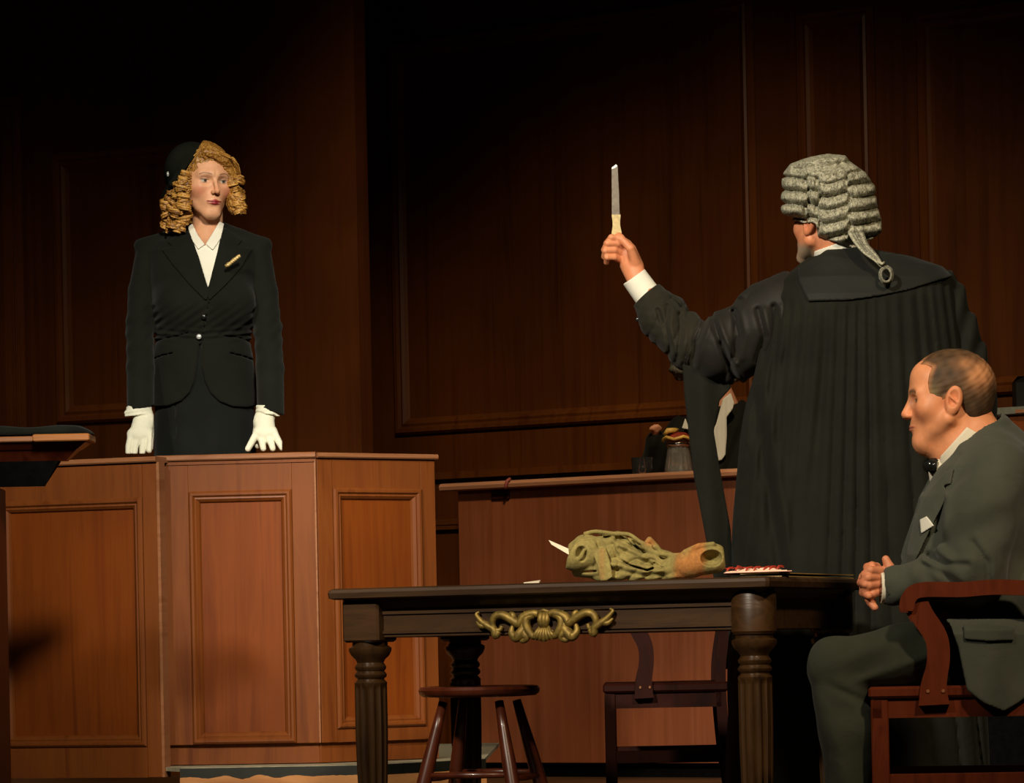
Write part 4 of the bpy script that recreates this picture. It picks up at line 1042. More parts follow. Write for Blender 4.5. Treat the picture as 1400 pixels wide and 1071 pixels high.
def bbody(P):
    l = to_local(P, BC, BR, BS); d = head(l, jaw=1.05, fat=1.05, es=1.05) * BS
    d = smin(d, bneck(P), .02)
    d = smin(d, loft(P, [(bq(0, 400)[2], bq(1185, 0)[0], YB, .17, .09), (bq(0, 520)[2], bq(1195, 0)[0], YB, .17, .11), (bq(0, 680)[2], bq(1190, 0)[0], YB, .16, .12), (bq(0, 740)[2], bq(1185, 0)[0], YB, .16, .12)]), .03)
    d = smax(d, (P[2] - bq(0, 360)[2]) * 1.0 * (P[0] > bq(1200, 0)[0]) - 1.0 * (P[0] <= bq(1200, 0)[0]), .0)
    d = smin(d, chain(P, [bq(1075, 425, .0), bq(958, 480, .12), bq(872, 384, YH - .015)], [.05, .030, .022]), .02)
    d = smin(d, chain(P, [bq(1285, 410, .0), bq(1322, 540, -.01), bq(1326, 650, -.05), bq(1326, 690, -.06)], [.05, .042, .03, .032]), .03)
    for u in (1150, 1225): d = smin(d, chain(P, [bq(u, 730), bq(u, 930, -.02), bq(u, 1122, .02)], [.085, .06, .045]), .03)
    for u in (1150, 1225): d = smin(d, cap(P, bq(u, 1132, .03), bq(u - 8, 1138, .16), .035, .028), .02)
    return smin(d, bhand(P), .006)
def bcol(P):
    l = to_local(P, BC, BR, BS); c = headcol(l, hexc('#d98e66'), hexc('#a05048'), brow=(.2, .18, .15))
    x, y, z = l; ax = np.abs(x)
    w = np.clip(((-.058 - z) / .016), 0, 1) * np.clip((.012 - y) / .02, 0, 1) * (z > -.15); w = w * (sphere(P, BC, .0) < .2); w = np.maximum(w, (sphere(P, BC, .0) < .2) * np.clip((-.055 - y) / .02, 0, 1) * np.clip((-.044 - z) / .01, 0, 1) * (z > -.15))
    hm = sphere(P, BC, .0) > .22; c[hm] = hexc('#d98e66')
    c = c * (1 - w[:, None] * .8) + np.array(hexc('#a39a84'), f32) * w[:, None] * .8
    # hand: creases a little redder
    hd = np.exp(-((P[0] - bq(852, 352, YH)[0]) ** 2 + (P[2] - bq(852, 352, YH)[2]) ** 2) / .012 ** 2)
    c = c * (1 - .35 * hd[:, None]) + np.array(hexc('#a8542c'), f32) * .35 * hd[:, None]
    return c
sculpt('body', bbody, (bq(816, 0, .28)[0], bq(1356, 0)[0], YB - .21, YB + .34, bq(0, 1147)[2], bq(0, 225)[2]), .008, M['skin'], br, bcol,
       fine=(((bq(818, 0, .28)[0], bq(886, 0, .28)[0], .002), (bq(1066, 0)[0], bq(1150, 0)[0], .002)), ((YB - .12, YB + .04, .0025), (YB + .20, YB + .32, .0025)), ((bq(0, 386)[2], bq(0, 285)[2], .002),)))
# ---- gown
brow_ = [(338, 1138, 1165, .04), (352, 1112, 1240, .08), (366, 1088, 1282, .11), (385, 1062, 1302, .145), (410, 1050, 1306, .17), (450, 1044, 1312, .185), (500, 1034, 1318, .195), (530, 1020, 1322, .20), (600, 1010, 1330, .205), (700, 1004, 1338, .215), (790, 1000, 1342, .225), (950, 996, 1345, .235), (1128, 990, 1350, .245)]
def btorso(P, g=0.0):
    rows = [(float(bq(0, v)[2]), float(bq((a + b) / 2, 0)[0]), YB, (b - a) / 2 / SB + g, r + g) for v, a, b, r in brow_]
    d = loft(P, rows, 2.25)
    d = smin(d, chain(P, [bq(1152, 352, .0), bq(1145, 375, -.02)], [.066 + g, .09 + g]), .04)
    return d
SEAM = [(1040, 400), (1108, 413), (1150, 411), (1200, 404), (1240, 396), (1278, 383), (1310, 372)]
def bgown(P):
    u, v = uv(P); d = btorso(P)
    sv = np.interp(u, [p[0] for p in SEAM], [p[1] for p in SEAM]); below = np.clip((v - sv) / 14, 0, 1)
    s = (u - 1178) / (1 + (v - 400) / 900.0)
    dn = np.clip((v - 430) / 330, 0, 1)
    amp = (.0030 + .011 * dn) * below * (.25 + .75 * np.clip((s + 50) / 40, 0, 1)) * np.clip((125 - s) / 25, .15, 1)
    ph = s * .175 + 1.1 * np.sin(s * .052 + .7) + .5 * np.sin(s * .021 + v * .0016)
    fo = np.abs(np.sin(ph)) ** .55 - .6
    d = d - amp * fo * 1.25 - (.0030 * below) * np.sin(s * .42 + 1.5 * np.sin(s * .06)) * np.clip(1.2 - dn, 0, 1) - .003 * below * vnoise([u * 1.0, v * .05, v * 0], .06, 9)
    # broad diagonal folds pulled towards the raised arm
    w = np.exp(-((u - 1075) / 42) ** 2) * np.clip((v - 440) / 60, 0, 1) * np.clip((900 - v) / 200, 0, 1)
    t = (u - 1040) - (v - 537) * .16
    d = d + .016 * np.exp(-((t + 12) / 9) ** 2) * w * 1.5 - .012 * np.exp(-((t - 6) / 8) ** 2) * w
    t2 = (u - 1060) + (v - 520) * .55; d = d + .012 * np.exp(-(t2 / 14) ** 2) * np.exp(-((v - 470) / 60) ** 2) * w
    t3 = (u - 1120) + (v - 560) * .12; d = d + .008 * np.exp(-(t3 / 7) ** 2) * np.clip((v - 440) / 80, 0, 1) * np.clip((760 - v) / 120, 0, 1)
    d = smax(d, (v - 1126) / SB, .01); d = smax(d, -btorso(P, -.02) if False else d, 0)
    # right arm in the gown's wide sleeve
    ar = chain(P, [bq(1288, 398, .0), bq(1312, 470, .0), bq(1328, 560, -.01), bq(1330, 680, -.05)], [.058, .066, .075, .088], k=.01)
    ar = ar - .006 * np.sin(u * .25 + v * .06)
    d = smin(d, smax(ar, (v - 735) / SB, .02), .012)
    # back hollow for head and neck
    d = smax(d, -bneck(P, .066), .006)
    d = np.maximum(d, -np.maximum(to_local(P, BC, BR, BS)[2] * 0 + sphere(P, BC, .118), -1))
    return d
sculpt('gown', bgown, (bq(985, 0)[0], bq(1378, 0)[0], YB - .30, YB + .30, bq(0, 1130)[2], bq(0, 328)[2]), .0055, M['gown'], br)
YK = [(1106, 414), (1092, 384), (1090, 368), (1118, 350), (1140, 334), (1180, 338), (1225, 340), (1262, 346), (1298, 364), (1308, 376), (1292, 381), (1278, 385), (1240, 397), (1200, 405), (1150, 412)]
def byoke(P):
    d = np.abs(btorso(P, .003) - .002) - .004
    return smax(smax(smax(d, poly(P, YK, YB - .1), .002), -bneck(P, .068), .004), P[1] - (YB + .06), .003)
sculpt('yoke', byoke, (bq(1080, 0)[0], bq(1320, 0)[0], YB - .24, YB + .08, bq(0, 420)[2], bq(0, 328)[2]), .0035, M['yoke'], br)
# ---- raised gown sleeve (satin) with wide opening
GS = [(1072, 366), (1052, 379), (1028, 389), (1010, 404), (1001, 418), (981, 425), (968, 428), (957, 437), (948, 452), (938, 478), (931, 503), (936, 516), (965, 527), (985, 541), (1008, 526), (1030, 535), (1070, 520), (1100, 470), (1104, 420), (1095, 385)]
def bsleeve(P):
    u, v = uv(P)
    d = chain(P, [bq(1085, 430, -.005), bq(1040, 452, .035), bq(990, 474, .085), bq(962, 478, .115)], [.098, .108, .100, .080], k=.02)
    d = smin(d, cap(P, bq(1075, 408, 0), bq(1030, 418, .03), .075, .06), .04)
    # draped folds radiating from the shoulder
    r1 = (u - 1030) * .75 + (v - 420) * .45; am = .010 * np.clip((v - 420) / 30, 0, 1) + .003
    d = d - am * 1.5 * (np.abs(np.sin(r1 * .088 + 1.1 * np.sin(v * .035 + u * .012))) ** .5 - .5) - .005 * vnoise([u, v, u * 0], .09, 31)
    d = d + .014 * np.exp(-(((u - 1010) / 7) ** 2 + ((v - 411) / 5) ** 2))
    for pts in ([(972, 430), (981, 458), (997, 497)], [(1003, 426), (1010, 458), (1004, 490)], [(965, 436), (951, 470), (943, 500)], [(1036, 424), (1045, 460), (1036, 492)], [(986, 470), (1002, 512), (1010, 526)], [(1058, 420), (1064, 462), (1052, 506)]):
        d = d + dent(P, pts, .0085, .017) - dent(P, [(x + 9, y) for x, y in pts], .010, .007)
    d = smax(d, poly(P, GS, YB + .05), .006)
    op_ = cap(P, bq(962, 478, .115), bq(920, 462, .14), .070, .078)   # open mouth
    return smax(d, -op_, .004)
sculpt('gown_sleeve', bsleeve, (bq(922, 0)[0], bq(1112, 0)[0], YB - .13, YB + .24, bq(0, 548)[2], bq(0, 358)[2]), .0038, M['satin'], br)
def btail(P):
    u, v = uv(P); Yc = YB + .075 - .05 * np.clip((v - 500) / 280, 0, 1) + .010 * np.sin((u - .06 * v * 1.0) * .12)
    d = np.abs(P[1] - Yc) - .006
    return smax(d, poly(P, [(933, 498), (990, 512), (1000, 530), (984, 548), (976, 590), (984, 639), (999, 724), (1003, 792), (976, 792), (965, 737), (948, 648), (936, 545)], YB), .003)
sculpt('gown_sleeve_tail', btail, (bq(926, 0)[0], bq(1010, 0)[0], YB - .01, YB + .12, bq(0, 800)[2], bq(0, 490)[2]), .004, M['gown'], br)
# ---- jacket sleeve and shirt cuff
def bjs(P):
    u, v = uv(P); d = chain(P, [bq(966, 486, .13), bq(945, 472, .15), bq(907, 434, .20), bq(883, 402, YH - .02)], [.068, .071, .068, .0475], k=.02)
    t = ((u - 883) * .66 + (v - 402) * .75)     # along the arm
    w = ((u - 883) * .75 - (v - 402) * .66)
    k_ = np.clip((t - 16) / 26, 0, 1)
    d = d - .0085 * (np.abs(np.sin(t * .085 + w * .035 + .5)) ** .7 - .4) * k_ - .004 * vnoise([t, w, t * 0], .10, 21) * k_ - .0012 * vnoise([t, w, t * 0], .25, 22)
    for pts in ([(913, 418), (910, 448), (917, 482)], [(929, 430), (931, 460), (925, 494)], [(918, 409), (930, 421)], [(899, 424), (904, 440)]):
        d = d + dent(P, pts, .0065, .010) - dent(P, [(x + 7, y) for x, y in pts], .008, .005)
    cut = (-(t - .006 * w * w * .6) - 1) / SB
    d = smax(d, cut, .002)
    return smax(d, -np.maximum(chain(P, [bq(890, 410, YH - .03), bq(880, 398, YH - .02)], [.040, .041]), (t - 12) / SB), .001)
sculpt('jacket_sleeve', bjs, (bq(856, 0, .3)[0], bq(975, 0, .3)[0] + .03, YB + .04, YB + .33, bq(0, 520)[2], bq(0, 372, .3)[2] + .01), .0032, M['suitgrey'], br)
for (u, v) in ((871, 437), (878, 446)):
    c = bq(u + 1, v, YH - .070); sculpt('button', lambda P, c=c: ell(P, c, (.008, .005, .008)), (c[0] - .012, c[0] + .012, c[1] - .008, c[1] + .008, c[2] - .012, c[2] + .012), .0015, M['button'], br)
def bcuff(P):
    u, v = uv(P); d = chain(P, [bq(888, 408, YH - .025), bq(866, 377.5, YH - .01)], [.0405, .0385]); t = ((u - 866.5) * .58 + (v - 378.5) * .81)
    d = smax(d, (-t) / SB, .002); return smax(d, -chain(P, [bq(890, 410, YH - .02), bq(860, 369, YH - .01)], [.034, .034]), .002)
sculpt('shirt_cuff', bcuff, (bq(846, 0, .3)[0], bq(905, 0, .3)[0] + .02, YB + .19, YB + .33, bq(0, 424)[2], bq(0, 358, .3)[2]), .0022, M['whitecloth'], br)
def bcollar(P):
    d = np.abs(bneck(P, .064)) - .003; u, v = uv(P)
    return smax(smax(d, (343 - v + (u - 1115) * -.35) / SB, .002), (v - 362) / SB, .002)
sculpt('collar', bcollar, (bq(1090, 0)[0], bq(1190, 0)[0], YB - .12, YB + .12, bq(0, 366)[2], bq(0, 328)[2]), .003, M['whitecloth'], br)
# ---- wig
WG = [(1071, 294), (1068, 280), (1071, 262), (1071, 240), (1082, 226), (1105, 217), (1132, 211), (1154, 214), (1160, 222), (1181, 237), (1194, 255), (1197, 280), (1203, 302), (1203, 317), (1190, 326), (1168, 328), (1150, 330), (1134, 326), (1120, 322), (1118, 306), (1112, 302), (1099, 303), (1090, 300), (1080, 299)]
def bwig(P):
    u, v = uv(P); l = to_local(P, BC, BR, BS)
    d = ell(P, bq(1134, 262, .0), (.136, .140, .106)); d = smin(d, ell(P, bq(1160, 290, .0), (.088, .115, .078)), .03)
    d = smin(d, ell(P, bq(1122, 240, .0), (.106, .11, .058)), .03); d = smin(d, ell(P, bq(1150, 308, -.02), (.070, .09, .045)), .02)
    d = smin(d, ell(P, bq(1095, 284, -.02), (.052, .08, .042)), .02)
    d = smin(d, ell(l, (0, .020, .028), (.088, .114, .106)), .006); d = smin(d, chain(P, [bq(1128, 304, -.035), bq(1180, 308, -.03)], [.070, .070]), .02)
    reg = np.where(u < 1104, 0.0, np.where(u < 1119, 2.2, np.where(u < 1159, .5, 3.4)))
    vv = v - 6 * np.cos((u - 1130) / 22.0); row = (vv - 236) / 18.5
    roll = np.abs(np.cos(np.pi * row + reg * .5 + .25 * np.sin(u * .11)))
    on = np.clip((vv - 232) / 12, 0, 1); inner = smin(ell(l, (0, .018, .026), (.082, .106, .098)), chain(P, [bq(1128, 304, -.035), bq(1180, 308, -.03)], [.052, .052]), .01)
    d = d - .024 * (roll ** .75 - .60) * on
    for ub in (1104, 1119, 1159): d = d + .010 * np.exp(-((u - ub - 3 * np.sin(v * .17)) / 2.6) ** 2) * on
    d = d - .005 * np.sin(v * .38 + .05 * u) * (1 - on)
    d = d + .0020 * vnoise(P, 150, 4) + .0006 * vnoise(P, 600, 5)
    d = np.minimum(d, inner)
    d = smax(d, poly(P, WG, YB) - .005, .010)
    d = smax(d, -ell(l, (0, -.110, -.035), (.080, .070, .105)), .008)
    return smax(d, -ell(l, (.094, .006, -.036), (.030, .022, .024)), .003)
wg = sculpt('wig', bwig, (bq(1060, 0)[0], bq(1212, 0)[0], YB - .16, YB + .16, bq(0, 338)[2], bq(0, 204)[2]), .0026, M['wig'], br)
# fine strands that lie on the rolls
rg = random.Random(11); T = []; UVS = []
while len(UVS) < 1500:
    u = 1070 + 134 * rg.random(); v = 212 + 114 * rg.random()
    P0_ = [np.array([x], f32) for x in bq(u, v, 0)]
    if poly(P0_, WG, YB)[0] > -.001: continue
    L_ = rg.uniform(6, 12); a = rg.gauss(1.5, .28) if v > 238 else rg.uniform(-.6, .9)
    UVS.append([(u + math.cos(a + .5 * t) * L_ * t, v + math.sin(a + .5 * t) * L_ * t) for t in (-.5, -.3, -.1, .1, .3, .5)])
A_ = np.array(UVS, f32).reshape(-1, 2); yy = np.full(len(A_), np.nan, f32)
for j in range(90):
    dy = -.17 + .0025 * j; Yv = np.full(len(A_), YB + dy, f32); P_ = [(A_[:, 0] - CXP) * Yv / F, Yv, (CYP - A_[:, 1]) * Yv / F]
    hit = (bwig(P_) < .0) & np.isnan(yy); yy[hit] = dy
yy = yy.reshape(-1, 6)
for k, pts in enumerate(UVS):
    y_ = yy[k]
    if np.isnan(y_).any() or np.abs(np.diff(y_)).max() > .02: continue
    T.append(([bq(p[0], p[1], float(y_[i]) - .0004) for i, p in enumerate(pts)], [.0004, .0009, .0010, .0010, .0008, .0004]))
tubes('wig_strands', T, M['wig'], wg, 4)
T = []
for k in range(9):
    o = (k - 4) / 4; T.append((spline([bq(1170 + 9 * o, 318, -.135), bq(1178 + 7 * o, 334, -.165), bq(1188 + 5 * o, 345 - 2 * o, -.185), bq(1198 + 2.5 * o, 354 - 2 * o, -.192), bq(1206 + 1 * o, 364 - 1 * o, -.196)], 4), [.0055 - .0028 * i / 16 for i in range(17)]))
for k in range(5):
    pts = [bq(1211.5 + (8.2 + .4 * k - 1) * math.cos(a_ / 20 * 6.9 - 2.4), 376 + (10.5 + .5 * k - 1) * math.sin(a_ / 20 * 6.9 - 2.4), -.200 + .003 * (k - 2)) for a_ in range(21)]
    T.append((pts, [.0042] * 21))
T.append(([bq(1200, 358, -.205), bq(1206, 361, -.212), bq(1209, 359, -.205)], [.004, .005, .004]))
tubes('queue', T, M['wig'], wg, 6, label='tied tail of the wig ending in a loop')
# ---- knife
M['steel'] = plain('dull_steel', hexc('#6c645b'), .42, metal=.7, noise=.2, nscale=90)
M['bone'] = plain('yellow_bone', hexc('#c9b27c'), .5, noise=.2, nscale=90)
kn = person('knife', 'long straight knife with pale handle held upright in the raised hand', 'knife', bq(843, 356, YH))
g = GB[kn.name]
def kslab(name, pts, th, mat, par, edge=None):
    mb = MB(); n = len(pts)
    P_ = [bq(u, v, YH - .004) for u, v in pts]
    vs = [Vector((float(p[0] - g[0]), float(p[1] - g[1]) - th, float(p[2] - g[2]))) for p in P_] + [Vector((float(p[0] - g[0]), float(p[1] - g[1]) + th, float(p[2] - g[2]))) for p in P_]
    mb.add(vs, [tuple(range(n)), tuple(range(2 * n - 1, n - 1, -1))] + [(i, n + i, n + (i + 1) % n, (i + 1) % n) for i in range(n)])
    return obj(name, mb, mat, par, local=True)
kslab('blade', [(836.6, 295), (836.2, 230), (838.5, 227.5), (842.4, 225.5), (844.4, 228), (846.2, 262), (847.2, 295)], .0014, M['steel'], kn)
kslab('blade_tip', [(836.0, 231.5), (836.4, 229), (842.6, 224.8), (844.2, 227.4), (840.5, 230)], .0022, plain('bright_steel', (.85, .85, .82), .3, metal=.6), kn, None)['label'] = 'paler tip of the blade'  # tip plate in a paler steel than the blade
kslab('handle', [(836.2, 294), (837.4, 303), (837.6, 309), (836.2, 318), (835.4, 330), (837, 352), (848, 352), (850.2, 330), (849.6, 318), (847.8, 309), (847.6, 303), (848.4, 294)], .008, M['bone'], kn)
# ---------------------------------------------------------------- seated man in a grey suit
YM = 8.1; SM = F / YM
def mq(u, v, dy=0.0): return q(u, v, YM + dy)
mn = person('person', 'man in a grey suit and bow tie seated in profile with clasped hands', 'person', mq(1330, 1185, 0))
M['greysuit'] = cloth('grey_wool_suit', hexc('#43463d'), hexc('#505248'), weave=900, rough=.85, fold=(11, .004), sheen=.1)
M['trousers'] = cloth('grey_trousers', hexc('#303228'), hexc('#3a3c30'), weave=900, rough=.85, fold=(10, .005))
M['shirt'] = cloth('cream_shirt', (.70, .64, .50), (.78, .72, .58), weave=900, rough=.8)
MC = mq(1296, 547, 0); MR = rotm(-96, 2, 0); MS = 1.0
def mneck(P, g=0.0): return smin(chain(P, [mq(1303, 580, 0), mq(1328, 640, .0)], [.060 + g, .072 + g]), cap(P, mq(1318, 560), mq(1338, 610), .058 + g, .066 + g), .02)
TH = [(-.13, 1140, 905), (.12, 1160, 905)]
MF = [  # interlaced fingers of the clasped hands: chains of photo positions with depth
    [(1203, 781, -.150), (1190, 780, -.166), (1182, 786, -.160), (1184, 792, -.140)],
    [(1201, 790, -.150), (1187, 790, -.170), (1180, 797, -.162), (1184, 803, -.142)],
    [(1202, 799, -.150), (1188, 801, -.168), (1183, 809, -.160), (1188, 813, -.142)],
    [(1203, 808, -.146), (1193, 812, -.160), (1188, 820, -.152), (1193, 823, -.138)]]
MG = [
    [(1196, 778, -.105), (1186, 776, -.120), (1186, 782, -.150)],
    [(1194, 788, -.100), (1180, 789, -.118), (1177, 797, -.150), (1183, 800, -.172)],
    [(1194, 799, -.100), (1181, 802, -.118), (1180, 811, -.150), (1188, 815, -.170)],
    [(1196, 810, -.100), (1188, 815, -.118), (1190, 824, -.150), (1196, 831, -.160)]]
def mhands(P):
    d = chain(P, [mq(1226, 800, -.145), mq(1212, 796, -.140), mq(1201, 792, -.138)], [.030, .033, .032], sq=((0, 1, 0), .62))
    e = chain(P, [mq(1224, 802, -.07), mq(1208, 797, -.085), mq(1197, 794, -.095)], [.030, .032, .030], sq=((0, 1, 0), .62))
    d = smin(d, e, .004)
    for c in MF: d = smin(d, chain(P, [mq(*p) for p in c], [.0115, .0108, .0100, .0088], k=.002), .004)
    for c in MG: d = smin(d, chain(P, [mq(*p) for p in c], [.0110, .0105, .0098, .0088][:len(c)], k=.002), .003)
    d = smin(d, chain(P, [mq(1214, 788, -.140), mq(1216, 776, -.148), mq(1211, 765, -.146)], [.015, .0125, .0095], k=.003), .006)
    d = smin(d, chain(P, [mq(1204, 784, -.095), mq(1198, 776, -.105), mq(1192, 773, -.125)], [.014, .0115, .0095], k=.003), .005)
    return d
def mbody(P):
    l = to_local(P, MC, MR, MS); d = head(l, jaw=1.12, fat=1.10, es=1.18, nose=.955, ey=.012) * MS
    # forehead a little fuller, double chin
    d = smin(d, ell(l, (0, -.045, .055), (.052, .045, .045)), .02)
    d = smin(d, cap(l, (0, -.086, .006), (0, -.100, -.030), .0095, .0125), .008); d = smin(d, cap(l, (0, -.050, -.108), (0, .0, -.125), .030, .045), .03)
    d = smin(d, mneck(P), .02)
    d = smin(d, chain(P, [mq(1345, 640), mq(1345, 720), mq(1340, 820), mq(1340, 880)], [.09, .12, .12, .12], k=.05), .05)
    for dy in (-.2, .2):
        sg = 1 if dy < 0 else -1; w = (1226, 800, -.145) if dy < 0 else (1224, 802, -.07)
        d = smin(d, chain(P, [mq(1350, 650, dy * .85), mq(1330, 785, dy * 1.0), mq(*w)], [.045, .040, .026]), .03)
    for dy, ku, kv in TH:
        d = smin(d, chain(P, [mq(1325, 880, dy * .8), mq(ku, kv, dy), mq(ku + 25, 1090, dy), mq(ku + 22, 1160, dy)], [.07, .048, .04, .032]), .03)
        d = smin(d, cap(P, mq(ku + 10, 1172, dy), mq(ku - 60, 1178, dy), .034, .026), .02)
    return smin(d, mhands(P), .01)
def mcol(P):
    l = to_local(P, MC, MR, MS); c = headcol(l, hexc('#dd9468'), hexc('#b86a58'), brow=(.06, .035, .02), iris=(.03, .025, .02), white=(.22, .15, .10), blush=hexc('#c4603c'))
    m = sphere(P, MC, 0) > .2; c[m] = hexc('#d88c66')
    kn_ = vnoise(P, 130, 2)[:, None]; c = c * (1 - .08 * kn_)
    ti = np.zeros(len(c), f32)
    for ch in MF + MG: ti = np.maximum(ti, np.exp(-(sphere(P, mq(*ch[-2]), 0) / .012) ** 2))
    c = c * (1 - .45 * ti[:, None]) + np.array(hexc('#b8503c'), f32) * .45 * ti[:, None]
    return c
sculpt('body', mbody, (mq(1080, 0)[0], mq(1420, 0)[0], YM - .28, YM + .28, mq(0, 1187)[2], mq(0, 474)[2]), .008, M['skin'], mn, mcol,
       fine=(((mq(1172, 0)[0], mq(1222, 0)[0], .002), (mq(1230, 0)[0], mq(1312, 0)[0], .0018)), ((YM - .18, YM - .02, .0022),), ((mq(0, 834)[2], mq(0, 758)[2], .002), (mq(0, 622)[2], mq(0, 500)[2], .0018))))
# ---- hair
MHP = [(1250, 506), (1252, 498), (1262, 488), (1280, 470), (1320, 466), (1372, 480), (1380, 540), (1366, 578), (1338, 580), (1328, 574), (1320, 562), (1315, 548), (1308, 541), (1296, 542), (1286, 549), (1279, 554), (1275, 551), (1271, 538), (1269, 524), (1271, 512), (1275, 502), (1266, 499), (1257, 501), (1251, 508)]
def mhair(P):
    l = to_local(P, MC, MR, MS); d = ell(l, (0, .012, .030), (.0805, .108, .0955)) + .0012 * vnoise(P, 180, 6)
    d = smin(d, ell(l, (0, .052, -.020), (.062, .052, .060)), .02)
    u, v = uv(P)
    d = smax(d, poly(P, MHP, YM) - .001, .003)
    return d
M['shorthair'] = skin_mat('short_brown_hair', rough=.7, sss=0.0)
def mhcol(P):
    u, v = uv(P); n = len(u); c = np.tile(np.array(hexc('#4a3520'), f32), (n, 1)); g = np.clip(.5 + .5 * vnoise(P, 110, 12), 0, 1)[:, None]
    c = c * (.65 + .8 * g)
    w = np.exp(-(((u - 1340) / 17) ** 2 + ((v - 512) / 17) ** 2)) * 1.15; w = np.maximum(w, .55 * np.exp(-(((u - 1322) / 16) ** 2 + ((v - 498) / 10) ** 2))) * (.75 + .35 * g[:, 0]); w = np.clip(w, 0, .9)[:, None]
    c = c * (1 - w) + np.array(hexc('#c98a5c'), f32) * w
    e_ = poly(P, MHP, YM); w = (np.clip(1 + e_ / .012, 0, 1) * (u < 1300) * .7 * (.6 + .6 * g[:, 0]))[:, None]; w = np.clip(w, 0, .85); c = c * (1 - w) + np.array(hexc('#c98a5c'), f32) * w
    w = (np.exp(-(((u - 1276) / 7) ** 2 + ((v - 540) / 14) ** 2)) * .55)[:, None]; c = c * (1 - w) + np.array(hexc('#8f8058'), f32) * w
    return c
mh = sculpt('hair', mhair, (mq(1244, 0)[0], mq(1372, 0)[0], YM - .11, YM + .11, mq(0, 584)[2], mq(0, 472)[2]), .0026, M['shorthair'], mn, mhcol)
# ---- shirt, tie
def mcollar(P):
    d = np.abs(mneck(P, .010)) - .004; u, v = uv(P)
    return smax(smax(d, poly(P, [(1322, 584), (1336, 592), (1312, 616), (1298, 640), (1284, 637), (1286, 624), (1304, 604)], YM - .06), .002), P[1] - YM, .002)
    a = (u - 1288) * .50 + (v - 632) * .44
    return smax(smax(d, (-(u - 1286) * .707 - (v - 634) * .80 + 4 + 0 * u) / SM * .8, .002), ((u - 1290) * .70 + (v - 640) * .75 - 9) / SM, .002)
sculpt('shirt_collar', mcollar, (mq(1265, 0)[0], mq(1385, 0)[0], YM - .11, YM + .11, mq(0, 668)[2], mq(0, 560)[2]), .0028, M['shirt'], mn)
def mshirt(P):
    u, v = uv(P); d = chain(P, [mq(1300, 646), mq(1300, 680), mq(1320, 760)], [.055, .045, .04]); return d
sculpt('shirt', mshirt, (mq(1225, 0)[0], mq(1345, 0)[0], YM - .11, YM + .11, mq(0, 850)[2], mq(0, 610)[2]), .006, M['shirt'], mn)
T = [([mq(1276, 637, -.035), mq(1270, 636, -.012), mq(1268, 637, .0), mq(1269, 636, .015), mq(1272, 637, .04)], [.020, .010, .008, .010, .020]), ([mq(1278, 630, -.040), mq(1276, 644, -.04)], [.008, .008])]
tubes('bow_tie', T, M['button'], mn, 10)
# ---- jacket
mrow = [(583, 1347, 17, .07), (598, 1350, 34, .13), (615, 1352, 52, .175), (640, 1350, 71, .205), (680, 1345, 87, .22), (720, 1338, 92, .225), (760, 1332, 97, .225), (800, 1336, 99, .22), (850, 1345, 92, .20), (900, 1350, 86, .20)]
def mtorso(P, g=0.0):
    rows = [(float(mq(0, v)[2]), float(mq(c, 0)[0]), YM, r / SM + g, w + g) for v, c, r, w in mrow]
    return smin(loft(P, rows, 2.2), cap(P, mq(1352, 600, 0), mq(1372, 625, .0), .07 + g, .08 + g), .03)
def mjacket(P):
    u, v = uv(P); d = mtorso(P)
    d = d - .004 * np.sin((u + .8 * v) * .09) * np.clip((v - 690) / 60, 0, 1)
    # near sleeve
    sl = chain(P, [mq(1366, 648, -.155), mq(1345, 700, -.195), mq(1332, 778, -.215)], [.078, .082, .078], k=.02)
    fa = chain(P, [mq(1330, 782, -.215), mq(1270, 793, -.185), mq(1212, 803, -.145)], [.074, .056, .044], k=.01)
    w1 = np.exp(-(((u - 1285) / 30) ** 2 + ((v - 762) / 30) ** 2))
    fa = fa - .010 * w1 * np.sin((u - v * .7) * .20) - .003 * np.sin(u * .17 + v * .1)
    sl = sl - .005 * np.sin((v + u * .6) * .085 + .4) * np.clip((v - 660) / 40, 0, 1) - .010 * np.exp(-(((u - 1290) + (v - 700) * .15) / 12) ** 2) * np.exp(-((v - 700) / 45) ** 2)
    ar = smin(sl, fa, .03)
    cut = (-(u - 1205) * 1.0 - (v - 800) * .04) / SM
    ar = smax(ar, cut, .004); ar = smax(ar, -np.maximum(chain(P, [mq(1250, 797, -.165), mq(1205, 804, -.142)], [.036, .0375]), (u - 1222) / SM), .002)
    d = smin(d, ar, .012)
    # far sleeve
    fr = chain(P, [mq(1360, 650, .16), mq(1330, 780, .20), mq(1222, 803, -.02)], [.078, .075, .045], k=.02); fr = smax(fr, (-(u - 1209)) / SM, .003); d = smin(d, fr, .012)
    # collar roll at the back of the neck
    d = smin(d, chain(P, [mq(1292, 652, -.075), mq(1318, 615, -.085), mq(1347, 590, -.06), mq(1354, 582, 0), mq(1345, 588, .06), mq(1318, 615, .085)], [.010, .014, .016, .016, .016, .014], k=.01), .012)
    for pts, r in (([(1285, 684), (1281, 728), (1271, 762)], .004), ([(1270, 760), (1296, 772), (1322, 772)], .0035), ([(1312, 622), (1296, 650), (1286, 684)], .002), ([(1262, 772), (1290, 786), (1310, 800)], .003), ([(1330, 742), (1350, 770), (1352, 800)], .003)):
        d = d + dent(P, pts, r * 2.4, r * 2.6) - dent(P, [(x + 7, y - 6) for x, y in pts], .012, r * 1.3)
    d = smax(d, (v - 862) / SM, .01)
    d = smax(d, -smin(mneck(P, .017), chain(P, [mq(1284, 634), mq(1268, 664)], [.034, .020]), .02), .004)
    d = smax(d, -chain(P, [mq(1225, 880, -.13), mq(1300, 880, -.12)], [.085, .085]), .01)
    return d
sculpt('jacket', mjacket, (mq(1198, 0)[0], mq(1452, 0)[0], YM - .31, YM + .30, mq(0, 872)[2], mq(0, 560)[2]), .0048, M['greysuit'], mn)
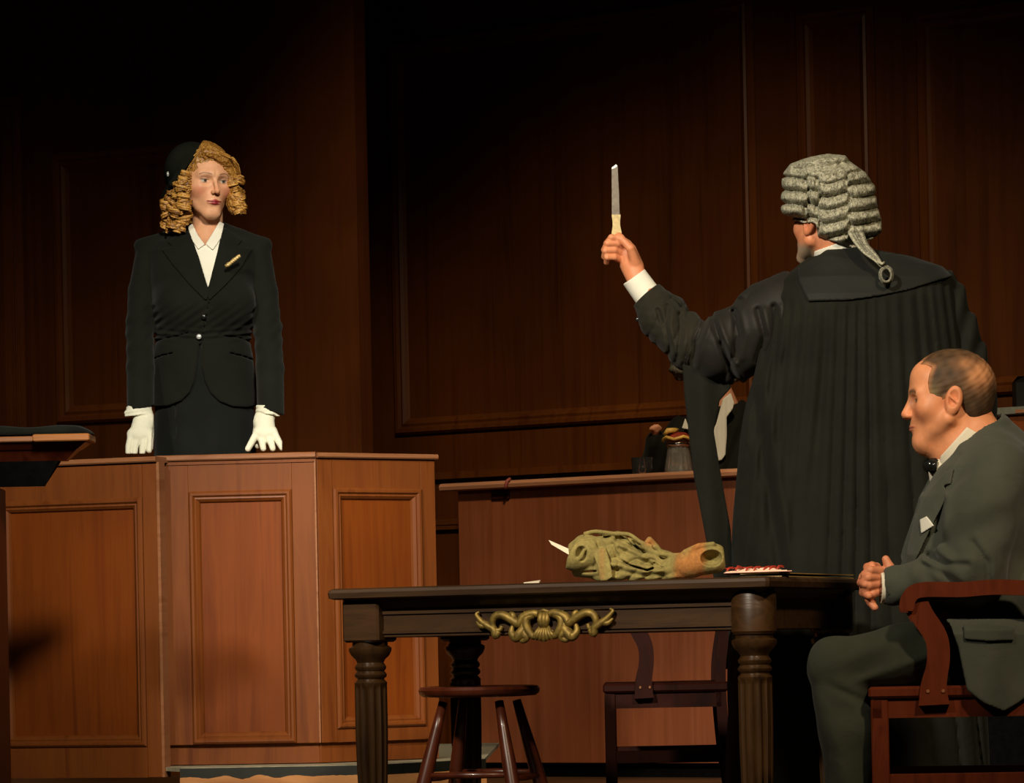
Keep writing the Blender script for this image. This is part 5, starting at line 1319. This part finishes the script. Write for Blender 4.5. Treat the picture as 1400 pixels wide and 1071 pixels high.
def mlapel(P):
    d = np.abs(mtorso(P, .004) - .001) - .0035
    d = smax(d, poly(P, [(1292, 646), (1304, 640), (1300, 662), (1290, 664), (1297, 676), (1282, 704), (1262, 745), (1247, 778), (1238, 778), (1240, 750), (1250, 706), (1268, 672)], YM - .15), .002)
    return smax(d, P[1] - (YM - .02), .002)
sculpt('lapel', mlapel, (mq(1228, 0)[0], mq(1312, 0)[0], YM - .26, YM, mq(0, 786)[2], mq(0, 634)[2]), .003, M['greysuit'], mn)
def mflap(P):
    """front skirt of the jacket hanging over the side of the seat"""
    u, v = uv(P); Yc = YM - .300 + .012 * np.sin((u - 1290) * .07 + (v - 880) * .01) + .06 * np.clip((866 - v) / 20, 0, 1)
    d = np.abs(P[1] - Yc) - .006
    return smax(d, poly(P, [(1285, 846), (1298, 852), (1310, 885), (1316, 915), (1322, 944), (1345, 962), (1372, 973), (1392, 962), (1412, 946), (1440, 930), (1446, 846)], YM - .245), .004)
sculpt('jacket_skirt', mflap, (mq(1275, 0)[0], mq(1456, 0)[0], YM - .34, YM - .20, mq(0, 980)[2], mq(0, 838)[2]), .0042, M['greysuit'], mn)
def mpf(P):
    u, v = uv(P); Yc = YM - .311 + .012 * np.sin((u - 1290) * .07 + (v - 880) * .01) + .05 * np.clip((862 - v) / 20, 0, 1); d = np.abs(P[1] - Yc) - .005
    return smax(d, poly(P, [(1303, 853), (1384, 856), (1386, 876), (1350, 877), (1313, 874)], YM - .25), .003)
sculpt('pocket_flap', mpf, (mq(1295, 0)[0], mq(1392, 0)[0], YM - .345, YM - .28, mq(0, 882)[2], mq(0, 846)[2]), .003, M['greysuit'], mn)
def mhk(P):
    d = np.abs(mtorso(P, .010)) - .003
    return smax(smax(d, poly(P, [(1257, 711), (1267, 706), (1272, 712), (1277, 719), (1258, 731)], YM - .2), .002), P[1] - YM, .001)
sculpt('pocket_square', mhk, (mq(1250, 0)[0], mq(1284, 0)[0], YM - .26, YM, mq(0, 736)[2], mq(0, 700)[2]), .0022, M['whitecloth'], mn)
def msc(P):
    d = np.abs(chain(P, [mq(1250, 797, -.165), mq(1200, 805, -.142)], [.034, .0365]) + .0) - .002; u, v = uv(P)
    return smax(smax(d, (1201.5 - u) / SM, .001), (u - 1225) / SM, .001)
sculpt('shirt_cuff', msc, (mq(1194, 0)[0], mq(1232, 0)[0], YM - .20, YM - .09, mq(0, 830)[2], mq(0, 772)[2]), .0024, M['shirt'], mn)
# ---- trousers
def mtr(P):
    u, v = uv(P); d = None
    for dy, ku, kv in TH:
        th = chain(P, [mq(1335, 893, dy * .75), mq(1230, 897, dy), mq(ku, kv + 3, dy)], [.088, .074, .062], k=.02)
        th = th - .004 * np.sin((u * .5 + v) * .12) - .005 * np.exp(-(((u - 1190) * .35 + (v - 925)) / 6) ** 2)
        sh_ = chain(P, [mq(ku + 2, kv + 4, dy), mq(ku + 18, 1000, dy), mq(ku + 24, 1152, dy)], [.064, .068, .058], k=.02)
        sh_ = sh_ + .006 * np.sin((u - v * .35) * .11) * np.clip((v - 930) / 40, 0, 1); sh_ = smax(sh_, (v - 1158) / SM, .004)
        e = smin(th, sh_, .02); e = e + .008 * np.exp(-((v - 945 - (u - 1150) * .45) / 6) ** 2) * np.clip((u - 1125) / 30, 0, 1)
        d = e if d is None else smin(d, e, .02)
    d = smin(d, ell(P, mq(1345, 885), (.13, .17, .10)), .04)
    return smax(d, (v - 941.5) / SM * (u > 1200) - (u <= 1200) * 1.0, .006)
sculpt('trousers', mtr, (mq(1085, 0)[0], mq(1430, 0)[0], YM - .25, YM + .24, mq(0, 1162)[2], mq(0, 828)[2]), .0052, M['trousers'], mn)
M['shoe'] = plain('black_shoe_leather', (.012, .010, .009), .3)
def msh(P):
    d = None
    for dy, ku, kv in TH:
        e = cap(P, mq(ku + 14, 1166, dy), mq(ku - 62, 1175, dy), .046, .036, sq=((0, 1, 0), 1.0)); d = e if d is None else np.minimum(d, e)
    return np.maximum(d, mq(0, 1189)[2] - P[2])
for k, (dy, ku, kv) in enumerate(TH):
    def one(P, dy=dy, ku=ku): return smax(cap(P, mq(ku + 14, 1164, dy), mq(ku - 62, 1174, dy), .046, .036), P[2] * 0 + (mq(0, 1187.5)[2] - P[2]), .004)
    sculpt('shoe', one, (mq(ku - 90, 0)[0], mq(ku + 48, 0)[0], YM + dy - .06, YM + dy + .06, mq(0, 1190)[2], mq(0, 1130)[2]), .005, M['shoe'], mn)
# ---------------------------------------------------------------- clerk behind the bench
YC = 14.55; SC = F / YC
def cq(u, v, dy=0.0): return q(u, v, YC + dy)
ck = person('person', 'black-robed figure in a long wig seated behind the bench, mostly hidden by the raised arm', 'person', cq(975, 800, 0))
CC = cq(972, 498); CRm = rotm(-20, 8, -6)
def cbody(P):
    l = to_local(P, CC, CRm); d = head(l, jaw=1.1, fat=1.1)
    d = smin(d, chain(P, [cq(980, 530), cq(996, 570)], [.058, .065]), .02)
    d = smin(d, chain(P, [cq(990, 600), cq(985, 700), cq(985, 795)], [.12, .14, .15], k=.05), .04)
    d = smin(d, chain(P, [cq(930, 600), cq(900, 632, -.10), cq(897, 600, -.20), cq(896, 589, -.25)], [.05, .04, .024, .015]), .02)
    for c in (((898, 590), (892, 586), (888, 588)), ((900, 588), (895, 584), (890, 584.5)), ((903, 586), (899, 582.5), (894, 582))):
        d = smin(d, chain(P, [cq(*c[0], -.255), cq(*c[1], -.27), cq(*c[2], -.265)], [.009, .008, .006]), .004)
    return d
sculpt('body', cbody, (cq(872, 0)[0], cq(1050, 0)[0], YC - .3, YC + .16, cq(0, 798)[2], cq(0, 452)[2]), .007, M['skin'], ck, lambda P: np.where((sphere(P, CC, 0) < .18)[:, None], headcol(to_local(P, CC, CRm), hexc('#dd9c78'), hexc('#a05048')), np.array(hexc('#d99a74'), f32)))
def crobe(P):
    u, v = uv(P)
    rows = [(cq(0, v_)[2], cq((a + b) / 2, 0)[0], YC + .01, (b - a) / 2 / SC, r) for v_, a, b, r in [(548, 975, 1015, .05), (562, 950, 1045, .12), (585, 918, 1068, .17), (640, 905, 1080, .19), (800, 895, 1085, .21)]]
    d = loft(P, [tuple(float(x) for x in r) for r in rows], 2.2)
    d = smin(d, chain(P, [cq(935, 600, -.03), cq(900, 632, -.12), cq(897, 604, -.20)], [.10, .075, .052], k=.02), .03) - .006 * np.sin(u * .3 + v * .1)
    return smax(d, -chain(P, [cq(980, 530), cq(996, 570)], [.066, .072]), .004)
sculpt('robe', crobe, (cq(868, 0)[0], cq(1095, 0)[0], YC - .31, YC + .24, cq(0, 798)[2], cq(0, 540)[2]), .007, M['gown'], ck)
def jab(P):
    Yc = YC - .20 + .003 * np.sin(uv(P)[0] * .5); d = np.abs(P[1] - Yc) - .006
    return smax(d, poly(P, [(999, 537), (1004, 551), (1002, 559), (993.5, 571), (994, 594), (992, 622), (987, 629), (982, 631), (978, 626), (973, 592), (979, 580), (985, 557), (988, 546)], YC - .2), .003)
sculpt('jabot', jab, (cq(968, 0)[0], cq(1010, 0)[0], YC - .24, YC - .17, cq(0, 640)[2], cq(0, 532)[2]), .004, M['whitecloth'], ck, label='long white neck band')
def cwing(P):
    d = np.abs(P[1] - (YC - .185)) - .006; return smax(d, poly(P, [(937, 571), (943, 588), (932, 586)], YC - .2), .003)
sculpt('collar_wing', cwing, (cq(926, 0)[0], cq(950, 0)[0], YC - .21, YC - .16, cq(0, 594)[2], cq(0, 566)[2]), .004, M['whitecloth'], ck)
def cwig(P):
    u, v = uv(P); d = ell(P, cq(970, 482, .02), (.118, .125, .105)); d = smin(d, ell(P, cq(930, 500, -.01), (.048, .07, .065)), .02)
    d = smin(d, ell(P, cq(1004, 502, -.01), (.045, .07, .065)), .02); d = d - .004 * np.sin(v * .4) + .002 * vnoise(P, 120, 4)
    return smax(d, -ell(to_local(P, CC, CRm), (0, -.12, -.03), (.068, .09, .095)), .01)
sculpt('wig', cwig, (cq(905, 0)[0], cq(1030, 0)[0], YC - .15, YC + .18, cq(0, 532)[2], cq(0, 440)[2]), .0055, M['wig'], ck)
cs = thing('stool', 'plain tall stool hidden behind the bench under the robed figure', 'stool', (RCM @ Vector([float(x) for x in cq(985, 805)])).to_tuple()[:2] + (0,))
zs2 = (RCM @ Vector([float(x) for x in cq(985, 800)])).z
obj('seat', MB().lathe([(.15, zs2 - .04), (.18, zs2 - .03), (.18, zs2 - .005), (.001, zs2 - .002)], 24), M['darkred'], cs, local=True, autosm=40)
for a0 in range(4):
    dd_ = Vector((math.cos(a0 * 1.571 + .78), math.sin(a0 * 1.571 + .78), 0)); obj('leg', MB().tube([dd_ * .2, dd_ * .13 + Vector((0, 0, zs2 - .035))], .018, 10), M['darkred'], cs, local=True, smooth=True)

# ---------------------------------------------------------------- carafe and tumbler on the bench
m_, nt_, b_ = new_mat('cut_glass'); b_.inputs['Base Color'].default_value = (.95, .92, .82, 1); b_.inputs['Transmission Weight'].default_value = .90; b_.inputs['Roughness'].default_value = .06; b_.inputs['IOR'].default_value = 1.48
M['glass'] = m_
m_, nt_, b_ = new_mat('clear_glass'); b_.inputs['Base Color'].default_value = (.97, .97, .95, 1); b_.inputs['Transmission Weight'].default_value = .985; b_.inputs['Roughness'].default_value = .02; b_.inputs['IOR'].default_value = 1.45
M['clearglass'] = m_
m_, nt_, b_ = new_mat('water'); b_.inputs['Base Color'].default_value = (.9, .93, .92, 1); b_.inputs['Transmission Weight'].default_value = 1; b_.inputs['Roughness'].default_value = .0; b_.inputs['IOR'].default_value = 1.33
M['water'] = m_; M['chrome'] = plain('chrome_band', (.75, .72, .66), .15, metal=1)
zwt = zc + .012
def onbench(u, back):
    """point on the worktop seen in photo column u, back metres behind the front"""
    A = Vector(B0) + Vector((.54, .842)) * back; D = Vector((dB.x, dB.y)); k = W(u, 640, 10); k2 = Vector((k.x, k.y)); det = D.x * (-k2.y) + k2.x * D.y
    t = ((-A.x) * (-k2.y) + k2.x * (-A.y)) / det; p = A + D * t; return p
def vz(v, u, Y): return ZW(u, v, Y)
p = onbench(928, .22); Yk = p.y
cf = thing('carafe', 'ribbed glass water jug with chrome collar on the bench', 'jug', (p.x, p.y, zwt))
H = vz(604, 928, Yk) - zwt; R1 = 19.5 * Yk / F; R0 = 15 * Yk / F
o = obj('body', MB().lathe([(R1 * .9, 0), (R1, .006), (R1 * 1.0, H * .3), (R0 * 1.02, H * .82), (R0, H), (R0 - .004, H), (R0 - .002, H * .82), (R1 - .006, H * .3), (R1 - .007, .012), (.001, .010)], 64, flute=(14, .007, .01, H * .85)), M['glass'], cf, local=True, smooth=True)
obj('collar', MB().lathe([(R0, H * .86), (R0 + .004, H * .88), (R0 + .006, H * .93), (R0 + .004, H * .99), (R0, H)], 40), M['chrome'], cf, local=True, smooth=True)
obj('water', MB().lathe([(.001, .014), (R1 - .009, .014), (R1 - .009, H * .3), (R0 - .004, H * .7), (.001, H * .7)], 40), M['water'], cf, local=True, smooth=True)
cv = thing('jug_cover', 'red and yellow beaded cloth cover on top of the glass jug', 'cover', (p.x, p.y, zwt + H))
rg = random.Random(3)
M['redbead'] = plain('red_cloth', hexc('#8a2c14'), .6, noise=.4, nscale=120); M['yellowbead'] = plain('yellow_trim', hexc('#d0a850'), .5, noise=.3)
vs = []; fs = []; nr, na = 7, 40
for i in range(nr):
    r = .012 + .052 * i / (nr - 1)
    for k_ in range(na):
        a = 6.2832 * k_ / na; vs.append((r * math.cos(a), r * math.sin(a), .040 - .030 * (i / (nr - 1)) ** 2 + .006 * math.sin(a * 5 + i * 1.3) * (i / nr)))
for i in range(nr - 1):
    for k_ in range(na): fs.append((i * na + k_, i * na + (k_ + 1) % na, (i + 1) * na + (k_ + 1) % na, (i + 1) * na + k_))
fs.append(tuple(range(na)))
fs.append(tuple((nr - 1) * na + k_ for k_ in range(na - 1, -1, -1)))
obj('cloth', MB().add(vs, fs), M['redbead'], cv, local=True, smooth=True)
mb = MB(); mb.tube([((.064) * math.cos(a / 10 * 3.1416), .064 * math.sin(a / 10 * 3.1416), .012 + .006 * math.sin(a / 10 * 3.1416 * 5 + 7.8)) for a in range(21)], .007, 8); obj('bead_trim', mb, M['yellowbead'], cv, local=True, smooth=True)
mb = MB(); mb.tube([(-.062, -.03, .03), (-.045, -.04, .045), (-.02, -.03, .046), (0, -.01, .05)], [.006, .012, .012, .006], 8); obj('tassel', mb, M['yellowbead'], cv, local=True, smooth=True)
p = onbench(878, .18); Yk = p.y; H = vz(626, 878, Yk) - zwt; R1 = 15 * Yk / F
tg = thing('tumbler', 'small clear glass tumbler on the bench left of the jug', 'glass', (p.x, p.y, zwt))
obj('glass_wall', MB().lathe([(R1 * .85, 0), (R1 * .9, .004), (R1, H), (R1 - .003, H), (R1 * .9 - .004, .010), (.001, .009)], 40), M['clearglass'], tg, local=True, smooth=True)
obj('water', MB().lathe([(.001, .012), (R1 * .88 - .005, .012), (R1 * .93 - .004, H * .55), (.001, H * .55)], 32), M['water'], tg, local=True, smooth=True)

# ---------------------------------------------------------------- on the table: coat, envelope, papers, folder
YT = 8.95
def tq(u, v, Y): return q(u, v, Y)
def tline(u, back=.25):
    A = Vector((FL.x, FL.y)) + Vector((TP.x, TP.y)) * back; D = Vector((TL.x, TL.y)); k = W(u, 790, 10); k2 = Vector((k.x, k.y)); det = D.x * (-k2.y) + k2.x * D.y
    t = ((-A.x) * (-k2.y) + k2.x * (-A.y)) / det; p = A + D * t; return p
m, nt, b = new_mat('olive_coat_cloth'); at = nt.nodes.new('ShaderNodeAttribute'); at.attribute_name = 'Col'; tc = nt.nodes.new('ShaderNodeTexCoord')
n = nt.nodes.new('ShaderNodeTexNoise'); n.inputs['Scale'].default_value = 120; n.inputs['Detail'].default_value = 6; L(nt, tc.outputs['Object'], n.inputs['Vector'])
mx = nt.nodes.new('ShaderNodeMix'); mx.data_type = 'RGBA'; mx.blend_type = 'MULTIPLY'; mx.inputs['Factor'].default_value = .6; r = ramp(nt, [(.3, (.55, .5, .42)), (.7, (1.15, 1.1, 1.0))])
L(nt, n.outputs['Fac'], r.inputs['Fac']); L(nt, at.outputs['Color'], mx.inputs['A']); L(nt, r.outputs[0], mx.inputs['B']); L(nt, mx.outputs['Result'], b.inputs['Base Color']); b.inputs['Roughness'].default_value = .9
bp = nt.nodes.new('ShaderNodeBump'); bp.inputs['Strength'].default_value = .5; bp.inputs['Distance'].default_value = .002; L(nt, n.outputs['Fac'], bp.inputs['Height']); L(nt, bp.outputs[0], b.inputs['Normal'])
M['coat'] = m
def ty(u): return float(tline(u, .16).y)
Yl, Yr = ty(775), ty(990)
def Yat(u): return np.interp(u, [775, 990], [Yl, Yr])
def cp(u, v, dy=0.0): return q(u, v, float(Yat(u)) + dy)
zt_rc = None
def coat(P):
    u, v = uv(P); Y0 = np.interp(u, [775, 990], [Yl, Yr]).astype(f32)
    # main rolled bundle
    d = chain(P, [cp(800, 756), cp(840, 757), cp(885, 767), cp(930, 775)], [.046, .050, .036, .020], k=.02)
    d = smin(d, chain(P, [cp(790, 780, -.03), cp(840, 781, -.05), cp(900, 782, -.05), cp(950, 781, -.03)], [.019, .022, .018, .012], k=.01), .012)
    d = smin(d, chain(P, [cp(830, 765, .10), cp(900, 775, .10)], [.045, .030], k=.02), .03)
    # wrinkles
    d = d - .0060 * np.abs(np.sin((u * .55 + v * 1.0 + 8 * np.sin(u * .05)) * .16)) * np.clip((u - 800) / 12, 0, 1) - .0025 * vnoise(P, 60, 14) - .0012 * vnoise(P, 140, 15)
    for pts in ([(843, 738), (872, 752), (902, 768)], [(832, 777), (880, 787), (905, 786)], [(846, 750), (876, 766), (900, 776)], [(903, 760), (930, 771)], [(838, 745), (846, 765), (842, 785)], [(800, 742), (812, 748), (812, 775)]):
        d = d + dent(P, pts, .0055, .008) - dent(P, [(x, y - 7) for x, y in pts], .006, .004)
    # deep folds
    for pts, w in (([(842, 762), (860, 773), (885, 780), (893, 777)], .0035), ([(858, 734), (868, 746), (880, 757), (900, 762)], .004), ([(895, 770), (905, 777), (916, 772), (922, 764)], .003), ([(812, 732), (828, 735), (836, 733)], .0025), ([(775, 781), (800, 782), (815, 781)], .003)):
        d = smax(d, -groove(P, pts, Y0 + .02, w), .006)
    # standing ridges (edges of folds)
    for pts, r in (([(800, 730), (815, 727), (840, 730), (860, 731), (875, 741), (890, 747)], .0055), ([(845, 765), (862, 762), (882, 760), (897, 763), (905, 772)], .006), ([(842, 768), (862, 778), (880, 782)], .006), ([(880, 748), (900, 757), (925, 760), (930, 766)], .006)):
        q_ = spline([cp(a, b_, -.042) for a, b_ in pts], 3); d = smin(d, chain(P, q_, [r] * len(q_)), .008)
    # open rolled left end
    el = chain(P, [cp(786, 760, -.055), cp(808, 756, -.04)], [.046, .044]); d = smin(d, smax(el, poly(P, [(773, 778), (775, 765), (781, 750), (790, 736), (800, 728), (812, 728), (816, 745), (822, 770), (815, 782), (790, 784)], YT), .008), .008)
    d = smax(d, -ell(P, cp(795, 757, -.105), (.017, .035, .024)), .004); d = smax(d, -ell(P, cp(800, 734, -.085), (.012, .02, .008)), .004)
    d = smin(d, chain(P, [cp(787, 768, -.09), cp(794, 762, -.088), cp(799, 752, -.085)], [.006, .007, .004]), .003)
    # sleeve with a hollow cuff at the right
    sv_ = chain(P, [cp(905, 778, -.03), cp(940, 772, -.035), cp(975, 764, -.02)], [.020, .034, .040], k=.01); sv_ = smax(sv_, (u - 991 - (v - 765) * .1) / 505, .004)
    d = smin(d, sv_, .010); d = smax(d, -ell(P, cp(973, 763, -.066), (.030, .050, .0225)), .003)
    d = smin(d, chain(P, [cp(925, 770, -.055), cp(937, 756, -.055), cp(955, 747, -.05), cp(975, 744, -.045)], [.007, .009, .008, .006]), .006)
    d = smin(d, chain(P, [cp(882, 745, -.02), cp(888, 738, -.01), cp(897, 747, -.0)], [.006, .008, .007]), .006)
    # hanging strap
    d = smin(d, smax(np.abs(P[1] - (Y0 - .062 - .03 * np.clip((v - 745) / 30, 0, 1))) - .005, poly(P, [(809, 752), (820, 750), (828, 748), (834, 768), (838, 789), (830, 794), (821, 795), (817, 775)], YT), .003), .004)
    zz = CRT_Z
    return smax(d, zz + .0015 + .02 * (P[0] - tbx) * 0 - (P[2] * CR - P[0] * SR), .003)
tbx = 0.0; CRT_Z = ztt - EYE
OL = np.array(hexc('#94874e'), f32); TAN = np.array(hexc('#a87038'), f32); DK = np.array(hexc('#4f4826'), f32)
def coatcol(P):
    u, v = uv(P); n = len(u); c = np.tile(OL, (n, 1)); g = np.clip(.5 + .5 * vnoise(P, 45, 33), 0, 1)[:, None]; c = c * (1 - .35 * g) + DK * .35 * g
    w = np.clip((u - 915) / 12, 0, 1) * np.clip((968 - u) / 8, 0, 1) * np.clip(.35 + vnoise(P, 40, 35) + .5, 0, 1); w = np.maximum(w, np.exp(-(((u - 889) / 8) ** 2 + ((v - 741) / 6) ** 2)))
    w = np.clip(w, 0, 1)[:, None]; c = c * (1 - w) + TAN * w
    w = (np.exp(-(((u - 823) / 4) ** 2)) * (v > 750) * (v < 792) * .35)[:, None]; return c * (1 - w) + TAN * w
CO = sculpt('coat', coat, (float(q(764, 0, 8.9)[0]), float(q(1003, 0, 8.9)[0]), min(Yl, Yr) - .16, max(Yl, Yr) + .17, float(q(0, 800, 8.9)[2]), float(q(0, 720, 8.9)[2])), .0026, M['coat'], None, coatcol)
tag(CO, 'crumpled olive military coat with tan patches bundled on the table', 'coat')
M['paper'] = plain('cream_paper', hexc('#e8d8c0'), .7, noise=.06); M['pinkpaper'] = plain('pinkish_paper', hexc('#e0a890'), .7, noise=.15)
M['redink'] = plain('red_tape', hexc('#a8321e'), .6)
def sheet(name, label, cat, pts, th=.0012, mat='paper', tilt=0, parent=None):
    """a thin card whose corners are given in the place's coordinates"""
    P_ = [Vector(p) for p in pts]; n = len(P_); nr_ = (P_[1] - P_[0]).cross(P_[2] - P_[0]).normalized() * th
    mb = MB().add([p for p in P_] + [p + nr_ for p in P_], [tuple(range(n - 1, -1, -1)), tuple(range(n, 2 * n))] + [(i, (i + 1) % n, n + (i + 1) % n, n + i) for i in range(n)])
    o = obj(name, mb, M[mat], parent)
    if parent is None: tag(o, label, cat); recentre(o)
    return o
# envelope sticking up out of the coat's left end
e0 = W(750, 739, Yl - .02); e1 = W(754, 745, Yl - .03); e2 = W(783, 762, Yl - .05); e3 = W(780, 752, Yl - .03)
sheet('letter', 'cream paper point sticking out of the left end of the olive coat', 'paper', [e0, e1, e2, e3], .001)
def flatpt(u, back, z): p = tline(u, back); return (p.x, p.y, z)
s1 = sheet('note', 'small crumpled white paper scrap on the table left of the coat', 'paper', [flatpt(716, .02, ztt + .0005), flatpt(737, .0, ztt + .0005), flatpt(739, .06, ztt + .006), flatpt(722, .09, ztt + .002)], .004)
# pile of documents tied with red tape
dc = thing('document_pile', 'flat pile of pink and white papers with red tape right of the coat', 'papers', flatpt(1020, .2, ztt + .0125))
rg = random.Random(8)
for i in range(6):
    z = ztt + .0135 + i * .0020; a, b2 = 990 + rg.uniform(-2, 6) + i * 3, 1080 - i * 5 + rg.uniform(-3, 3)
    o = sheet('sheet', '', '', [flatpt(a, .06 + .012 * i, z), flatpt(b2, .04 + .010 * i, z), flatpt(b2 - 6, .34, z), flatpt(a + 6, .36, z)], .0018, ('pinkpaper', 'paper')[i % 2], parent=dc)
mb = MB()
for u_ in (994, 1006, 1020, 1031, 1044, 1052, 1062):
    mb.tube([flatpt(u_, .07, ztt + .020), flatpt(u_ + 3, .09, ztt + .029 + rg.uniform(-.003, .003)), flatpt(u_ + 8, .10, ztt + .028), flatpt(u_ + 10, .12, ztt + .026)], [.002, .003, .003, .002], 6)
mb.tube([flatpt(992, .12, ztt + .027), flatpt(1000, .12, ztt + .027), flatpt(1010, .11, ztt + .0275), flatpt(1040, .12, ztt + .027), flatpt(1066, .11, ztt + .024)], .0018, 6)
obj('red_tape', mb, M['redink'], dc, smooth=True)
M['folder'] = plain('buff_folder', hexc('#b89858'), .6, noise=.15)
fd = thing('folder', 'thin buff folder lying at the right end of the dark table', 'folder', flatpt(1130, .3, ztt))
def tabpt(x, y, z): p = LP(x, y); return (p.x, p.y, z)
sheet('cover', '', '', [tabpt(Lleg - .06, .06, ztt + .001), tabpt(Lleg + .055, .06, ztt + .001), tabpt(Lleg + .055, .60, ztt + .001), tabpt(Lleg - .10, .60, ztt + .001)], .002, 'folder', parent=fd)
sheet('cover', '', '', [tabpt(Lleg - .06, .06, ztt + .0095), tabpt(Lleg + .050, .06, ztt + .0095), tabpt(Lleg + .055, .60, ztt + .0095), tabpt(Lleg - .10, .60, ztt + .0095)], .002, 'folder', parent=fd)
# ---------------------------------------------------------------- light
def spot(name, loc, target, power, size, blend, col, rad=.25):
    l = bpy.data.lights.new(name, 'SPOT'); l.energy = power; l.spot_size = math.radians(size); l.spot_blend = blend; l.color = col; l.shadow_soft_size = rad
    o = bpy.data.objects.new(name, l); C.objects.link(o); o.location = loc
    o.rotation_euler = (Vector(target) - Vector(loc)).to_track_quat('-Z', 'Y').to_euler(); return o
WARM = (1.0, .78, .50); NEU = (1.0, .90, .72)
spot('woman_spotlight', (.6, 1.0, 5.2), (-1.0, 10.5, 1.25), 4200, 17, .9, NEU, .45)
spot('left_spotlight', (-3.6, 2.0, 5.5), (.5, 9.6, 1.1), 3600, 26, .9, NEU, .3)
spot('right_spotlight', (2.5, 2.0, 5.8), (1.0, 8.8, .9), 1500, 26, .9, WARM, .3)
spot('wall_spotlight', (.5, 7.5, 6.6), (.8, 16.2, .1), 1550, 35, 1.0, WARM, .3)
spot('left_wall_spotlight', (-1.2, 7.5, 6.4), (-2.6, 15.2, .2), 600, 32, 1.0, WARM, .3)
w = bpy.data.worlds.new('dark_theatre'); bpy.context.scene.world = w; w.use_nodes = True
w.node_tree.nodes['Background'].inputs[0].default_value = (.9, .75, .6, 1); w.node_tree.nodes['Background'].inputs[1].default_value = .004
sc = bpy.context.scene; sc.view_settings.view_transform = 'Standard'; sc.view_settings.look = 'None'; sc.view_settings.gamma = 1; sc.view_settings.exposure = 0; sc.view_settings.use_curve_mapping = False
